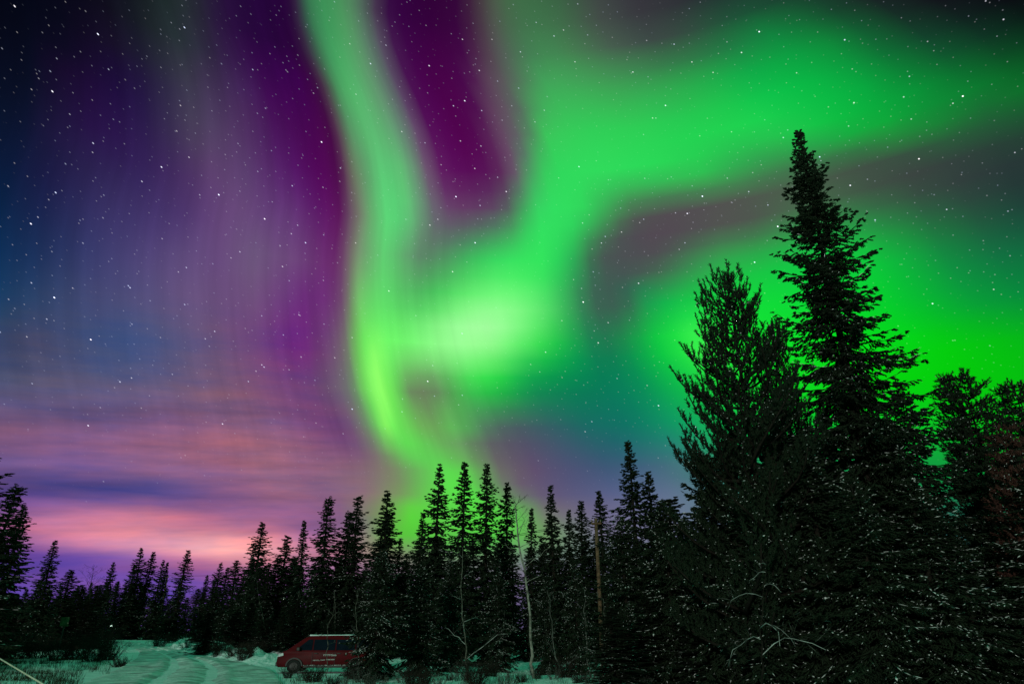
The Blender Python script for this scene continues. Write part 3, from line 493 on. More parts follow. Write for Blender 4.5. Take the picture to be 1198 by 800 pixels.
# ------------------------------------------------------------------ the setting
def build_ground():
    gx = np.concatenate([np.linspace(-900, -140, 16), np.linspace(-130, -46, 40), np.linspace(-45, 30, 251), np.linspace(31, 130, 50), np.linspace(140, 900, 16)])
    gy = np.concatenate([np.linspace(-400, -6, 14), np.linspace(0, 22, 20), np.linspace(22.5, 62, 160), np.linspace(63, 190, 110), np.linspace(200, 1200, 18)])
    X, Y = np.meshgrid(gx, gy)
    Z = height(X, Y)
    V = np.stack([X, Y, Z], -1).reshape(-1, 3)
    nx, ny = len(gx), len(gy)
    i = np.arange(nx - 1)[None, :] + np.arange(ny - 1)[:, None] * nx
    F = np.stack([i, i + 1, i + nx + 1, i + nx], -1).reshape(-1, 4)
    tag(link('snowy_ground', mesh_from('snowy_ground', V, F, M['snow'], True)), kind='structure')
    # packed snow road with two worn tracks
    n, m = 240, 41
    t = np.linspace(0, 1, 60); T = np.linspace(0, 1, n)
    a = np.stack([np.interp(T, t, LN[:, k]) for k in (0, 1)], 1); b = np.stack([np.interp(T, t, LF[:, k]) for k in (0, 1)], 1)
    w = np.linspace(0, 1, m)
    P = a[:, None] * (1 - w[None, :, None]) + b[:, None] * w[None, :, None]
    rut = -.085 * (np.exp(-((w - .36) / .045) ** 2) + np.exp(-((w - .62) / .045) ** 2)) + .05 * np.exp(-((w - .49) / .05) ** 2) + .05 * np.exp(-((w - .27) / .03) ** 2) + .05 * np.exp(-((w - .71) / .03) ** 2)
    Z = height(P[..., 0], P[..., 1]) + .05 + rut[None, :] + .03 * fbm(P[..., 0] * 3, P[..., 1] * 3) + .022 * fbm(P[..., 0] * 9, P[..., 1] * 7)
    Z[:, 0] -= .08; Z[:, -1] -= .08
    V = np.concatenate([P, Z[..., None]], -1).reshape(-1, 3)
    i = np.arange(m - 1)[None, :] + np.arange(n - 1)[:, None] * m
    F = np.stack([i, i + m, i + m + 1, i + 1], -1).reshape(-1, 4)
    tag(link('snowy_road', mesh_from('snowy_road', V, F, M['road'], True)), kind='structure')
    # ploughed snow bank along the far edge of the road
    sel = [k for k in range(n) if .02 < T[k] < .50]
    d = norm(np.gradient(b, axis=0)); nrm = np.stack([d[:, 1], -d[:, 0]], 1)
    c = a - b
    nrm = np.where((nrm * c).sum(1, keepdims=True) > 0, -nrm, nrm)
    mm = 15
    q = np.linspace(-.2, 1, mm)
    rows = []
    rngl = np.random.default_rng(5)
    for k in sel:
        wd = 3.0 + 1.0 * math.sin(k * .21) + .5 * math.sin(k * .77)
        hh = .38 + .14 * math.sin(k * .33 + 1) + .12 * math.sin(k * .93)
        hh *= min(1, max(0, (T[k] - .06)) * 7, (.50 - T[k]) * 12)
        p = b[k][None] + nrm[k][None] * (q * wd)[:, None]
        z = height(p[:, 0], p[:, 1]) + hh * np.clip(np.sin(np.clip(q + .05, 0, 1) * math.pi), 0, 1) ** .8 * (1 + .35 * np.sin(q * 17 + k * .6)) + .03 * rngl.standard_normal(mm) * (hh > .1)
        z[0] -= .15; z[-1] -= .15
        rows.append(np.concatenate([p, z[:, None]], 1))
    V = np.concatenate(rows)
    i = np.arange(mm - 1)[None, :] + np.arange(len(sel) - 1)[:, None] * mm
    F = np.stack([i, i + 1, i + mm + 1, i + mm], -1).reshape(-1, 4)
    tag(link('snow_bank', mesh_from('snow_bank', V, F, M['snow'], True)), kind='structure')
build_ground()

# ------------------------------------------------------------------ conifers
def trunk_mesh(name, H, r0, rng, mat, bend=.05):
    k = 12
    zz = np.linspace(-.3, H * .985, k)
    ph = rng.uniform(0, 6.28)
    bx = bend * np.sin(zz / H * 2.6 + ph) * zz / H
    by = bend * np.cos(zz / H * 2.1 + ph) * zz / H
    rad = r0 * np.clip(1 - zz / H, .02, 1) ** .9 + .008
    return tube_mesh(name, [(np.stack([bx, by, zz], 1), rad)], mat, 8)

def spruce(seed, H, Rd, gap=.24, per=4.6, sub=True, tw=.10, thick=.036, snow=.05, snow_top=.6, power=.8, base=.02, ragged=.3, sweep=1.0, mat='needle', snow_size=1.0, club=0.0):
    rng = np.random.default_rng(seed)
    sp = Spindles(); sn = Spindles()
    z = base * H + .1
    a0 = rng.uniform(0, 6.28)
    blob = rng.uniform(0, 6.28, 4)
    while z < H - .12:
        t = z / H
        nb = max(3, int(round(per + rng.normal(0, .7) - 1.4 * t)))
        for j in range(nb):
            a0 += 2.399 + rng.normal(0, .35)
            prof = (1 - t) ** power * min(1, .45 + t * 6) * min(1.0, .18 + (1 - t) * 5.5)
            clump = 1 + .30 * math.sin(3.1 * z + blob[0]) * math.sin(a0 + blob[1]) + .26 * math.sin(1.3 * z + 2 * a0 + blob[2])
            L = (Rd * prof * clump * max(.25, rng.normal(1 - ragged * .25, ragged)) + .10)
            L = min(L, Rd * prof * 1.25 + .12)
            if club and t > .90:
                L = club * rng.uniform(.6, 1.1)
            e0 = math.radians(-24 + 60 * t ** 2.6 + rng.normal(0, 12))
            zz = z + rng.uniform(-.5, .5) * gap
            ha = np.array([math.cos(a0), math.sin(a0), 0.0])
            side = np.array([-math.sin(a0), math.cos(a0), 0.0])
            n = 6
            s = np.linspace(0, 1, n)
            sag = -.20 * sweep * (1 - t) * L * (s ** 1.3) + .17 * sweep * L * s ** 3
            wob = .06 * L * np.sin(s * 4 + rng.uniform(0, 6.28))
            ax = ha[None] * (s * L * math.cos(e0))[:, None] + side[None] * wob[:, None]
            ax[:, 2] += s * L * math.sin(e0) + sag + zz
            sp.add(ax[:-1], ax[1:] + (ax[1:] - ax[:-1]) * np.where(s[1:] > .99, -.25, .25)[:, None], thick * (.9 - .45 * s[:-1]))
            k = max(3, int(L / tw))
            u = np.sort(rng.uniform(.04, 1.0, k))
            f = u * (n - 1); i0 = np.minimum(f.astype(int), n - 2); fr = (f - i0)[:, None]
            base_p = ax[i0] * (1 - fr) + ax[i0 + 1] * fr
            tang = norm(ax[i0 + 1] - ax[i0])
            sg = np.where(rng.random(k) < .5, -1.0, 1.0)[:, None]
            hang = rng.uniform(.05, 1.05, k)[:, None] * (1 - .55 * t)
            dr = norm(tang * rng.uniform(.45, .9, k)[:, None] + side[None] * sg * rng.uniform(.3, .9, k)[:, None] - np.array([[0, 0, 1.]]) * hang)
            ln = (.13 + .34 * (1 - u) * L ** .7 * rng.uniform(.5, 1.1, k) + .05 * rng.random(k)) * min(1.0, .4 + L / 1.2)
            tip = base_p + dr * ln[:, None]
            sp.add(base_p, tip, thick * rng.uniform(.8, 1.15, k))
            if sub:
                for q, sgn in ((.35, 1), (.5, -1), (.68, 1), (.82, -1)):
                    b2 = base_p + (tip - base_p) * q
                    sd = norm(np.cross(dr, np.array([[0, 0, 1.]])))
                    d2 = norm(dr * .75 + sd * sgn * rng.uniform(.4, .9, k)[:, None] - np.array([[0, 0, 1.]]) * rng.uniform(-.1, .5, k)[:, None])
                    l2 = ln * rng.uniform(.3, .6, k) * (1.15 - q) + .06
                    sp.add(b2, b2 + d2 * l2[:, None], thick * .75)
            if snow > 0 and t < snow_top + .12:
                pr = snow * (1 if t < snow_top else .35) * (2.9 if rng.random() < .30 else .5)
                pick = rng.random(k) < pr
                if pick.any():
                    m = int(pick.sum())
                    A = base_p[pick] + (tip[pick] - base_p[pick]) * rng.uniform(.2, .95, m)[:, None]
                    dl = norm(dr[pick] + rng.normal(0, .35, (m, 3)) * np.array([[1, 1, .5]])) * (.04 + .14 * rng.random(m) ** 2)[:, None] * snow_size
                    A[:, 2] += thick * .9
                    sn.add(A, A + dl, rng.uniform(.012, .034, m) * snow_size)
                if rng.random() < pr * .5:
                    A = ax[2:-1].copy(); B = ax[3:].copy(); A[:, 2] += thick; B[:, 2] += thick
                    sn.add(A, B, .022 * snow_size)
        z += gap * rng.uniform(.75, 1.25) * (1 - .35 * t)
    # leader shoot
    top = np.array([[0, 0, H - .35]]); sp.add(top, np.array([[.02, .01, H]]), thick * .8)
    for q in range(7):
        zq = H - .1 - .06 * q; an = q * 2.4
        sp.add(np.array([[0, 0, zq]]), np.array([[math.cos(an) * (.06 + .02 * q), math.sin(an) * (.06 + .02 * q), zq + .07]]), thick * .5)
    tr = trunk_mesh('trunk', H, .010 * H + .03, rng, M['bark'], .03)
    return tr, sp.mesh('crown', M[mat]), (sn.mesh('branch_snow', M['snow_bits'], .5, .6) if sn.count() else None)

def pine(seed, H, Rd, power=.7, base=.05, snow=.04, mat='needle_pine', rise_a=38.0, gap=.42, finger=.30, lift=1.0, whorl=5, dense=1.0):
    rng = np.random.default_rng(seed)
    sp = Spindles(); sn = Spindles()
    limbs = []
    z = base * H
    a0 = rng.uniform(0, 6.28)
    up = np.array([0, 0, 1.0])
    def shoot(p, d, ln):
        """A bottle-brush shoot: axis plus whorls of needle bundles."""
        d = norm(d)
        e = p + d * ln
        sp.add(p[None], e[None], .030)
        k = int(max(14, ln * 80))
        q = rng.uniform(.0, 1.0, k)[:, None]
        b = p[None] + d[None] * ln * q
        rd = norm(rng.normal(size=(k, 3)))
        dd = norm(d[None] * 1.0 + rd * .75)
        sp.add(b, b + dd * rng.uniform(.08, .15, k)[:, None], .0135)
        if rng.random() < snow:
            h0 = p + d * ln * rng.uniform(.1, .9) + rd[0] * .06
            sn.add(h0[None], (h0 + rng.normal(0, .05, 3) * np.array([1, 1, .4]))[None], rng.uniform(.014, .034))
    while z < H - .25:
        t = z / H
        nb = whorl if t < .8 else 4
        for j in range(nb):
            a0 += 2.399 + rng.normal(0, .4)
            L = Rd * (1 - t) ** power * float(np.clip(rng.normal(.95, .22), .4, 1.3)) * min(1, .5 + 3 * t) + .15
            e0 = math.radians(-12 + rise_a * t + rng.normal(0, 8))
            ha = np.array([math.cos(a0), math.sin(a0), 0]); side = np.array([-math.sin(a0), math.cos(a0), 0])
            n = 7; s = np.linspace(0, 1, n)
            ax = ha[None] * ((s - .18 * s ** 2) * L * math.cos(e0))[:, None] + side[None] * (.16 * L * np.sin(3 * s + rng.uniform(0, 6)))[:, None]
            ax[:, 2] += z + s * L * math.sin(e0) + .55 * lift * L * s ** 1.9
            limbs.append((ax, .05 * (L / 2 + .3) * (1 - .75 * s) * .6 + .006))
            k = max(2, int(L * dense / .23))
            for u in np.linspace(.22, 1.0, k):
                f = u * (n - 1); i0 = min(int(f), n - 2); p = ax[i0] * (1 - (f - i0)) + ax[i0 + 1] * (f - i0)
                tg = norm(ax[i0 + 1] - ax[i0])
                if u > .93:
                    shoot(p, tg + up * lift, finger * rng.uniform(.9, 1.4))
                    continue
                for sg in (-1, 1):
                    sl = (.25 + .5 * (1 - u)) * L * .42 * rng.uniform(.5, 1.2)
                    d = norm(tg * .8 + side * sg * rng.uniform(.2, .9) + up * rng.uniform(-.2, .9))
                    m = max(1, int(sl * dense / .22))
                    q0 = p
                    for w in range(m):
                        q1 = q0 + d * sl / m
                        sp.add(q0[None], q1[None], .016)
                        d = norm(d + up * .22)
                        shoot(q1, norm(d * .7 + up * .9 * lift + rng.normal(0, .25, 3)), finger * rng.uniform(.7, 1.15))
                        if rng.random() < .6:
                            shoot(q0, norm(d * .4 + side * sg * rng.uniform(-.7, .7) + up * lift), finger * rng.uniform(.55, .9))
                        q0 = q1
        z += gap * rng.uniform(.8, 1.2) * (1 - .3 * t)
    shoot(np.array([0, 0, H - .45]), up, .45)
    for q in range(4):
        an = q * 1.6
        shoot(np.array([0, 0, H - .5]), np.array([math.cos(an) * .5, math.sin(an) * .5, 1.0]), .26)
    k = 12; zz = np.linspace(-.3, H * .985, k)
    tr = tube_mesh('trunk', [(np.stack([.05 * np.sin(zz * .5), .04 * np.cos(zz * .4), zz], 1), (.011 * H + .02) * np.clip(1 - zz / H, .03, 1) + .008)], M['bark'], 8)
    return tr, tube_mesh('limbs', limbs, M['bark'], 5), sp.mesh('crown', M[mat]), (sn.mesh('branch_snow', M['snow_bits'], .5, .6) if sn.count() else None)

def place_conifer(name, meshes, loc, sxy, sz, rz, label, group, lean=(0, 0)):
    o = empty(name, loc, rz)
    o.rotation_euler = (lean[1], lean[0], rz)
    o.scale = (sxy, sxy, sz)
    names = {4: ('trunk', 'limbs', 'crown', 'branch_snow'), 3: ('trunk', 'crown', 'branch_snow')}[len(meshes)]
    for nm, me in zip(names, meshes):
        if me is not None:
            ch = link(nm, me, o)
            if nm == 'branch_snow':
                ch['kind'] = 'stuff'
    tag(o, label, 'tree', group)
    return o
def stand(px, py, depth):                   # base point and height of a tree whose tip is seen at a bearing
    p = at_depth(px, py, depth)
    g = hz(p.x, p.y)
    return Vector((p.x, p.y, g - .05)), p.z - g + .05

# ------------------------------------------------------------------ the trees
PROTO = [spruce(100 + i, 12.0, r, gap=.23, per=6.2, sub=True, tw=.13, thick=.052, snow=.12, snow_top=.55, power=p, ragged=g, snow_size=1.5, club=cl)
         for i, (r, p, g, cl) in enumerate(((1.35, .66, .28, 0), (1.55, .85, .30, 0), (1.15, .5, .24, 0), (1.8, .80, .32, 0), (1.5, .75, .48, 0), (1.25, .95, .26, 0), (1.5, .6, .40, .42), (1.3, .62, .55, .26)))]
PROTO_R = (1.35, 1.55, 1.15, 1.8, 1.5, 1.25, 1.5, 1.3)
EDGE = 'spruces along the forest edge'
# bearing of the tip, distance, crown radius, kind of crown, label
SPRUCES = [
    (4, 531, 38, 2.6, 7, 'tall dark spruce cut by the left border of the photo'),
    (15, 569, 42, 2.2, 6, 'club topped spruce between the tall one at the left border and the ragged one'),
    (36, 590, 46, 1.9, 4, 'ragged dark spruce just right of the club topped one at the left'),
    (68, 632, 56, 1.5, 1, 'thin airy spruce between the ragged left spruce and the bare purple birch'),
    (83, 666, 62, 1.2, 2, 'short slim spruce directly left of the bare purple birch'),
    (110, 681, 92, 1.2, 5, 'small low spruce directly right of the bare purple birch'),
    (132, 657, 96, 1.0, 2, 'very narrow spruce standing alone against violet sky right of the bare birch'),
    (141, 679, 96, 1.0, 5, 'stubby spruce at the right foot of the lone narrow spruce'),
    (157, 660, 97, 1.4, 1, 'bushy spruce just left of the pair of twin tips over the road end'),
    (170, 641, 99, 1.3, 0, 'taller left tree of the twin tips over the far end of the road'),
    (177, 645, 101, 1.2, 2, 'right tree of the twin tips over the far end of the road'),
    (189, 655, 97, 1.3, 0, 'left tree of the blunt close pair left of the open airy spruce'),
    (196, 657, 98, 1.2, 5, 'right tree of the blunt close pair left of the open airy spruce'),
    (218, 643, 92, 1.7, 4, 'open airy spruce with gaps, standing apart where the cable meets the sky'),
    (243, 672, 91, 1.2, 5, 'lower spruce at the right end of the visible cable'),
    (248, 675, 93, 1.1, 2, 'thin low spruce hugging the one at the right end of the cable'),
    (258, 658, 90, 1.3, 0, 'pointed spruce left of the tall spruce under the brightest pink cloud'),
    (266, 663, 91, 1.2, 5, 'slightly lower neighbour right of the pointed spruce near the cable'),
    (277, 655, 86, 1.3, 2, 'spruce tucked under the left flank of the tall spruce by the pink cloud'),
    (296, 648, 82, 1.3, 1, 'short spruce forming the left shoulder of the tall pink cloud spruce'),
    (308, 611, 76, 1.6, 0, 'tall spruce standing clear against the brightest pink cloud'),
    (333, 627, 74, 1.7, 7, 'broad spruce with spread shoulders above the nose of the red van'),
    (345, 650, 75, 1.0, 2, 'slim low spruce in the gap above the van windscreen'),
    (361, 608, 70, 1.4, 5, 'slender spruce left of the thick spruce above the red van'),
    (387, 583, 60, 1.8, 6, 'thick heavy topped spruce towering straight above the red van roof'),
    (410, 598, 62, 1.3, 2, 'narrow spruce leaning on the left side of the one above the van tail'),
    (421, 582, 61, 1.6, 7, 'pointed spruce above the tail of the red van'),
    (448, 598, 60, 1.4, 5, 'lower left tip of the paired spruces beside the green aurora foot'),
    (456, 575, 58, 1.5, 0, 'taller right tip of the paired spruces beside the green aurora foot'),
    (468, 629, 62, .9, 2, 'tiny spruce tip in the green notch left of the three tall slim spruces'),
    (491, 598, 56, 1.5, 1, 'shorter spruce at the left foot of the three tall slim spruces'),
    (513, 541, 47, 1.35, 0, 'first of the three tall slim spruces in front of the green aurora foot'),
    (543, 539, 46, 1.55, 4, 'middle and tallest of the three slim spruces in the green aurora foot'),
    (570, 542, 47, 1.25, 2, 'last of the three tall slim spruces, with a needle sharp tip'),
    (592, 563, 50, 1.0, 2, 'very narrow dense spruce directly left of the bare white birch'),
    (620, 592, 50, 1.3, 5, 'dark narrow spruce directly right of the bare white birch'),
    (637, 634, 54, 1.3, 0, 'low spruce filling the gap between birch and pole'),
    (647, 566, 50, 1.45, 1, 'pointed spruce standing alone midway between the birch and the utility pole'),
    (664, 595, 51, 1.2, 5, 'thin spruce second to the left of the utility pole'),
    (676, 586, 50, 1.15, 2, 'thin spruce nearest the left side of the utility pole'),
    (705, 573, 51, 1.5, 4, 'open spruce just right of the utility pole top'),
    (737, 519, 43, 1.9, 3, 'tall broad spruce against the blue sky right of the utility pole'),
    (762, 549, 45, 1.45, 0, 'spruce between the broad blue sky spruce and the big pine'),
]
_rs = np.random.default_rng(77)
for px, py, D, Rd, k, lab in SPRUCES:
    p, h = stand(px, py, D)
    Rd *= (1.4 if D > 54 else 1.1) * _rs.uniform(.86, 1.18)
    place_conifer('spruce_tree', PROTO[k], p, Rd * (h / 12.0) ** .25 / PROTO_R[k], h / 12.0, _rs.uniform(0, 6.28), lab, EDGE, (R(_rs.normal(0, 1.3)), R(_rs.normal(0, 1.3))))

# closed ranks behind, whose tips stay below the edge trees
_rf = np.random.default_rng(31)
def fill(n, x0, x1, d0, d1, topf, label, group, rad=1.5):
    for i in range(n):
        px = x0 + (x1 - x0) * (i + _rf.uniform(.1, .9)) / n
        D = _rf.uniform(d0, d1)
        p, h = stand(px, topf(px) + _rf.uniform(0, 26), D)
        k = int(_rf.integers(0, 8))
        place_conifer('spruce_tree', PROTO[k], p, rad * _rf.uniform(.9, 1.3) / PROTO_R[k], h / 12.0, _rf.uniform(0, 6.28), label, group)
fill(36, -40, 300, 104, 135, lambda x: 678, 'dark spruce merged into the black forest wall beyond the snowy road', 'spruces in the wall beyond the road', 2.0)
fill(18, -30, 120, 60, 80, lambda x: 678, 'dark spruce merged into the black thicket behind the small sign', 'spruces in the thicket behind the sign', 1.7)
fill(26, 285, 480, 66, 92, lambda x: 652, 'dark spruce merged into the black forest wall behind the red van', 'spruces in the wall behind the van', 1.7)
fill(26, 470, 800, 56, 75, lambda x: 622, 'dark spruce merged into the black forest wall behind birch and pole', 'spruces in the wall behind the birch', 1.7)
fill(12, 240, 480, 47, 60, lambda x: 700, 'young dark spruce in the black undergrowth close behind the red van', 'young spruces behind the van', 1.3)

# the large trees on the right
def big(name, px, py, D, meshes_fn, label, group=None, rz=0.0, lean=(0, 0)):
    p, h = stand(px, py, D)
    return place_conifer(name, meshes_fn(h), p, 1, 1, rz, label, group, lean)
RIGHT = 'tall trees massed on the right'
big('spruce_tree', 933, 151, 24, lambda h: spruce(7, h, 3.3, gap=.23, per=6.0, tw=.095, thick=.043, snow=.24, snow_top=.64, power=.66, ragged=.34, sweep=1.6),
    'tallest spruce of all, a ragged spire towering over the right side', RIGHT, .6)
big('pine_tree', 850, 319, 23, lambda h: pine(8, h, 4.7, power=.78, base=.08, snow=.35, gap=.42, rise_a=42, whorl=4, dense=.95, finger=.32, lift=.85),
    'open crowned pine with upswept shoots left of the tallest spruce', RIGHT, 1.0)
big('pine_tree', 902, 384, 27, lambda h: pine(9, h, 1.9, power=.55, base=.2, snow=.3),
    'slim pine squeezed between the open crowned pine and the tallest spruce', RIGHT, 2.0)
big('spruce_tree', 1052, 446, 25, lambda h: spruce(10, h, 3.0, gap=.24, per=5.2, tw=.10, thick=.04, snow=.24, snow_top=.85, power=.62, ragged=.36),
    'broad snow flecked spruce on the right shoulder of the tallest spruce', RIGHT)
big('pine_tree', 1123, 431, 27, lambda h: pine(11, h, 1.9, power=.45, base=.3, snow=.3, rise_a=8, finger=.22, lift=.3, gap=.30, dense=1.25),
    'dark pine with a rounded top right of the teal sky gap', RIGHT, .4)
big('pine_tree', 1103, 437, 30, lambda h: pine(12, h, 1.3, power=.45, base=.4, snow=.3, rise_a=8, finger=.22, lift=.3, gap=.30, dense=1.25),
    'thin pine behind the rounded pine, at the edge of the teal sky gap', RIGHT, .9)
big('pine_tree', 1183, 445, 29, lambda h: pine(13, h, 2.3, power=.42, base=.3, snow=.3, rise_a=8, finger=.22, lift=.3, gap=.30, dense=1.25),
    'flat topped pine at the right border of the photo', RIGHT, 1.7)
big('pine_tree', 1176, 497, 22, lambda h: pine(14, h, 1.5, power=.5, base=.45, snow=.4, mat='needle_redlit', rise_a=8, finger=.22, lift=.3, gap=.30, dense=1.25),
    'pine with red light painted into its needles, in front of the flat topped pine', RIGHT, 2.6)

UNDER = [spruce(200 + i, 7.0, r, gap=.19, per=5.6, tw=.085, thick=.034, snow=sn_, snow_top=1.0, power=.62, base=.0, ragged=.34)
         for i, (r, sn_) in enumerate(((1.7, .34), (1.9, .26), (1.5, .38)))]
UR = (1.7, 1.9, 1.5)
YOUNG = 'snow flecked young spruces in front'
FRONT = [
    (448, 645, 33, 1.5, 2, 'snow flecked young spruce hiding the tail of the red van'),
    (494, 664, 36, 1.5, 0, 'young spruce between the one at the van tail and the forked bare trunk'),
    (528, 655, 40, 1.3, 1, 'young spruce directly behind the forked bare trunk'),
    (583, 668, 40, 1.3, 2, 'young spruce between the forked bare trunk and the white birch'),
    (640, 672, 39, 1.2, 0, 'young spruce right behind the foot of the white birch'),
    (672, 655, 38, 1.2, 2, 'young spruce below the left side of the utility pole'),
    (726, 604, 31, 2.0, 1, 'dark green bushy spruce right of the utility pole'),
    (775, 585, 29, 2.0, 0, 'bushy spruce under the lowest left limb of the open crowned pine'),
    (824, 530, 27, 2.3, 1, 'wide spruce in front of the open crowned pine'),
    (880, 560, 22.5, 2.0, 2, 'snow flecked spruce behind the bent frosted sapling'),
    (935, 505, 22, 2.3, 0, 'wide spruce covering the foot of the tallest spruce on its left'),
    (995, 560, 20, 2.1, 1, 'low spruce with snowy fans in front of the tallest spruce'),
    (1062, 560, 20.5, 2.0, 2, 'low snow flecked spruce in front of the broad right shoulder spruce'),
    (1112, 615, 22, 1.8, 0, 'low spruce below the teal sky gap'),
    (1150, 600, 24, 2.0, 1, 'black spruce below the pine painted as red lit'),
    (1205, 560, 21, 2.2, 2, 'snow flecked spruce cut by the right border under the pine painted as red lit'),
]
for px, py, D, Rd, k, lab in FRONT:
    p, h = stand(px, py, D)
    place_conifer('spruce_tree', UNDER[k], p, Rd / UR[k], h / 7.0, _rs.uniform(0, 6.28), lab, YOUNG)
fill(16, 770, 1230, 31, 44, lambda x: 570 if x < 1080 or x > 1140 else 620, 'dark spruce buried in the black mass behind the tall trees on the right', 'spruces buried behind the right hand trees', 2.0)
fill(8, 840, 1060, 28, 36, lambda x: 480, 'dark spruce filling the base of the tall pines and spruces', 'spruces filling the base of the tall trees', 2.0)
fill(10, 690, 1230, 24, 30, lambda x: 690, 'small snow flecked spruce low in the black undergrowth of the right side', 'small spruces in the right undergrowth', 1.4)

# ------------------------------------------------------------------ bare trees
def bare_tree(name, pts, r0, seed, bmat, nbr, blen, label, group=None, frost='twig', start=.3, droop=0.0, twigs=5, limb=None):
    """Trunk through world points, limbs and fine twigs."""
    rng = np.random.default_rng(seed)
    base = Vector(pts[0])
    P = np.array([(Vector(p) - base)[:] for p in pts])
    t = np.linspace(0, 1, len(P)); tt = np.linspace(0, 1, 24)
    C = np.stack([np.interp(tt, t, P[:, k]) for k in range(3)], 1)
    for _ in range(4):
        C[1:-1] = .25 * C[:-2] + .5 * C[1:-1] + .25 * C[2:]
    wob = np.cumsum(rng.normal(0, .035, C.shape), 0); wob -= tt[:, None] * wob[-1]; wob[:, 2] = 0
    C += wob
    o = empty(name, base)
    link('trunk', tube_mesh('trunk', [(C, r0 * (1 - .86 * tt) + .004)], M[bmat], 8), o)
    limbs = []; tw = Spindles()
    for i in range(nbr):
        u = start + (1 - start) * (i + rng.random()) / nbr
        p = np.array([np.interp(u, tt, C[:, k]) for k in range(3)])
        a = i * 2.4 + rng.normal(0, .5)
        e = math.radians(rng.uniform(15, 55))
        L = blen * (1.25 - u) * rng.uniform(.5, 1.1)
        d = np.array([math.cos(a) * math.cos(e), math.sin(a) * math.cos(e), math.sin(e)])
        s = np.linspace(0, 1, 6)
        q = p[None] + d[None] * (s * L)[:, None] + rng.normal(0, .05 * L, (6, 3)) * s[:, None]
        q[:, 2] -= droop * L * s ** 2
        limbs.append((q, r0 * .34 * (1.1 - u) * (1 - .8 * s) + .004))
        for j in range(twigs):
            v = rng.uniform(.25, 1); b = np.array([np.interp(v, s, q[:, k]) for k in range(3)])
            dd = norm(d + rng.normal(0, .55, 3)); l = L * rng.uniform(.18, .45)
            tw.add(b[None], (b + dd * l)[None], .007)
            for w in range(2):
                b2 = b + dd * l * rng.uniform(.3, .9); d3 = norm(dd + rng.normal(0, .6, 3))
                tw.add(b2[None], (b2 + d3 * l * .55)[None], .005)
    m1 = tube_mesh('limbs', limbs, M[limb or bmat], 5); m2 = tw.mesh('fine_twigs', M[frost])
    bm = bmesh.new(); bm.from_mesh(m1); n1 = len(bm.faces); bm.from_mesh(m2)
    bm.faces.ensure_lookup_table()
    for f in bm.faces[n1:]:
        f.material_index = 1
    me = bpy.data.meshes.new('crown'); bm.to_mesh(me); bm.free()
    me.materials.append(M[limb or bmat]); me.materials.append(M[frost])
    bpy.data.meshes.remove(m1); bpy.data.meshes.remove(m2)
    link('crown', me, o)
    return tag(o, label, 'tree', group)
def path(D, *pp):                           # trunk through bearings, its foot set on the ground
    q = [at_depth(x, y, D) for x, y in pp]
    q[0].z = hz(q[0].x, q[0].y) - .1
    return q
bare_tree('birch_tree', path(34, (623, 790), (617, 740), (608, 660), (601, 600), (607, 585)), .07, 3, 'birch', 20, 2.0,
          'leaning bare birch with a pale moonlit trunk beside the narrow spruce', None, 'twig', .42)
bare_tree('birch_tree', path(72, (104, 760), (105, 700), (109, 664)), .07, 4, 'twig', 26, 3.2,
          'bare birch with fine purple twigs between the left spruces and the lone narrow spruce', None, 'twig', .35, 0, 8)
bare_tree('birch_tree', path(96, (226, 752), (225, 715), (226, 690)), .05, 14, 'twig', 22, 2.6,
          'faint bare bush at the right foot of the open airy spruce', None, 'twig', .2, 0, 8)
bare_tree('bare_sapling', path(31, (546, 800), (544, 745), (541, 640)), .038, 5, 'grey_bark', 7, 2.2,
          'forked bare trunk with snowy side limbs between the van and the birch', None, 'frost', .2, .15, 5, 'limb_snow')
bare_tree('bare_sapling', path(31, (654, 800), (650, 760), (640, 690)), .03, 6, 'frost', 9, 1.3,
          'thin frosted sapling just right of the birch foot', None, 'frost', .2, .1)
bare_tree('bare_sapling', path(32, (692, 805), (690, 760), (684, 690)), .028, 16, 'frost', 10, 1.2,
          'frosted sapling below the utility pole', None, 'frost', .2, .1)
bare_tree('bare_sapling', path(29, (712, 805), (708, 765), (706, 700)), .025, 26, 'grey_bark', 10, 1.0,
          'pale stemmed sapling a step right of the utility pole', None, 'frost', .2, .1)
bare_tree('bare_sapling', path(19.5, (893, 815), (889, 770), (886, 735), (897, 690), (896, 650)), .026, 7, 'bark', 8, 2.3,
          'bent sapling with arching snow laden limbs at the foot of the big pine', None, 'frost', .22, .75, 5, 'limb_snow')
bare_tree('bare_sapling', path(34, (384, 800), (384, 760), (392, 700)), .02, 8, 'grey_bark', 6, 1.0,
          'thin pale sapling in front of the red van door', None, 'frost', .5, .1)
bare_tree('bare_sapling', path(35, (420, 800), (419, 760), (418, 690)), .03, 9, 'grey_bark', 6, 1.0,
          'thin pale sapling in front of the red van tail', None, 'frost', .5, .1)
for i, (x0, x1, yt, D, lab) in enumerate((
        (330, 350, 690, 56, 'slender grey stem rising behind the van windscreen'),
        (322, 300, 680, 58, 'slender grey stem leaning left behind the van nose'),
        (392, 391, 690, 55, 'straight grey stem rising behind the middle of the van roof'),
        (290, 285, 705, 60, 'grey leaning stem at the right end of the snow bank'))):
    bare_tree('bare_sapling', path(D, (x0, 775), ((x0 + x1) / 2, 740), (x1, yt)), .04, 40 + i, 'grey_bark', 8, 1.6, lab, None, 'frost', .35, .1)

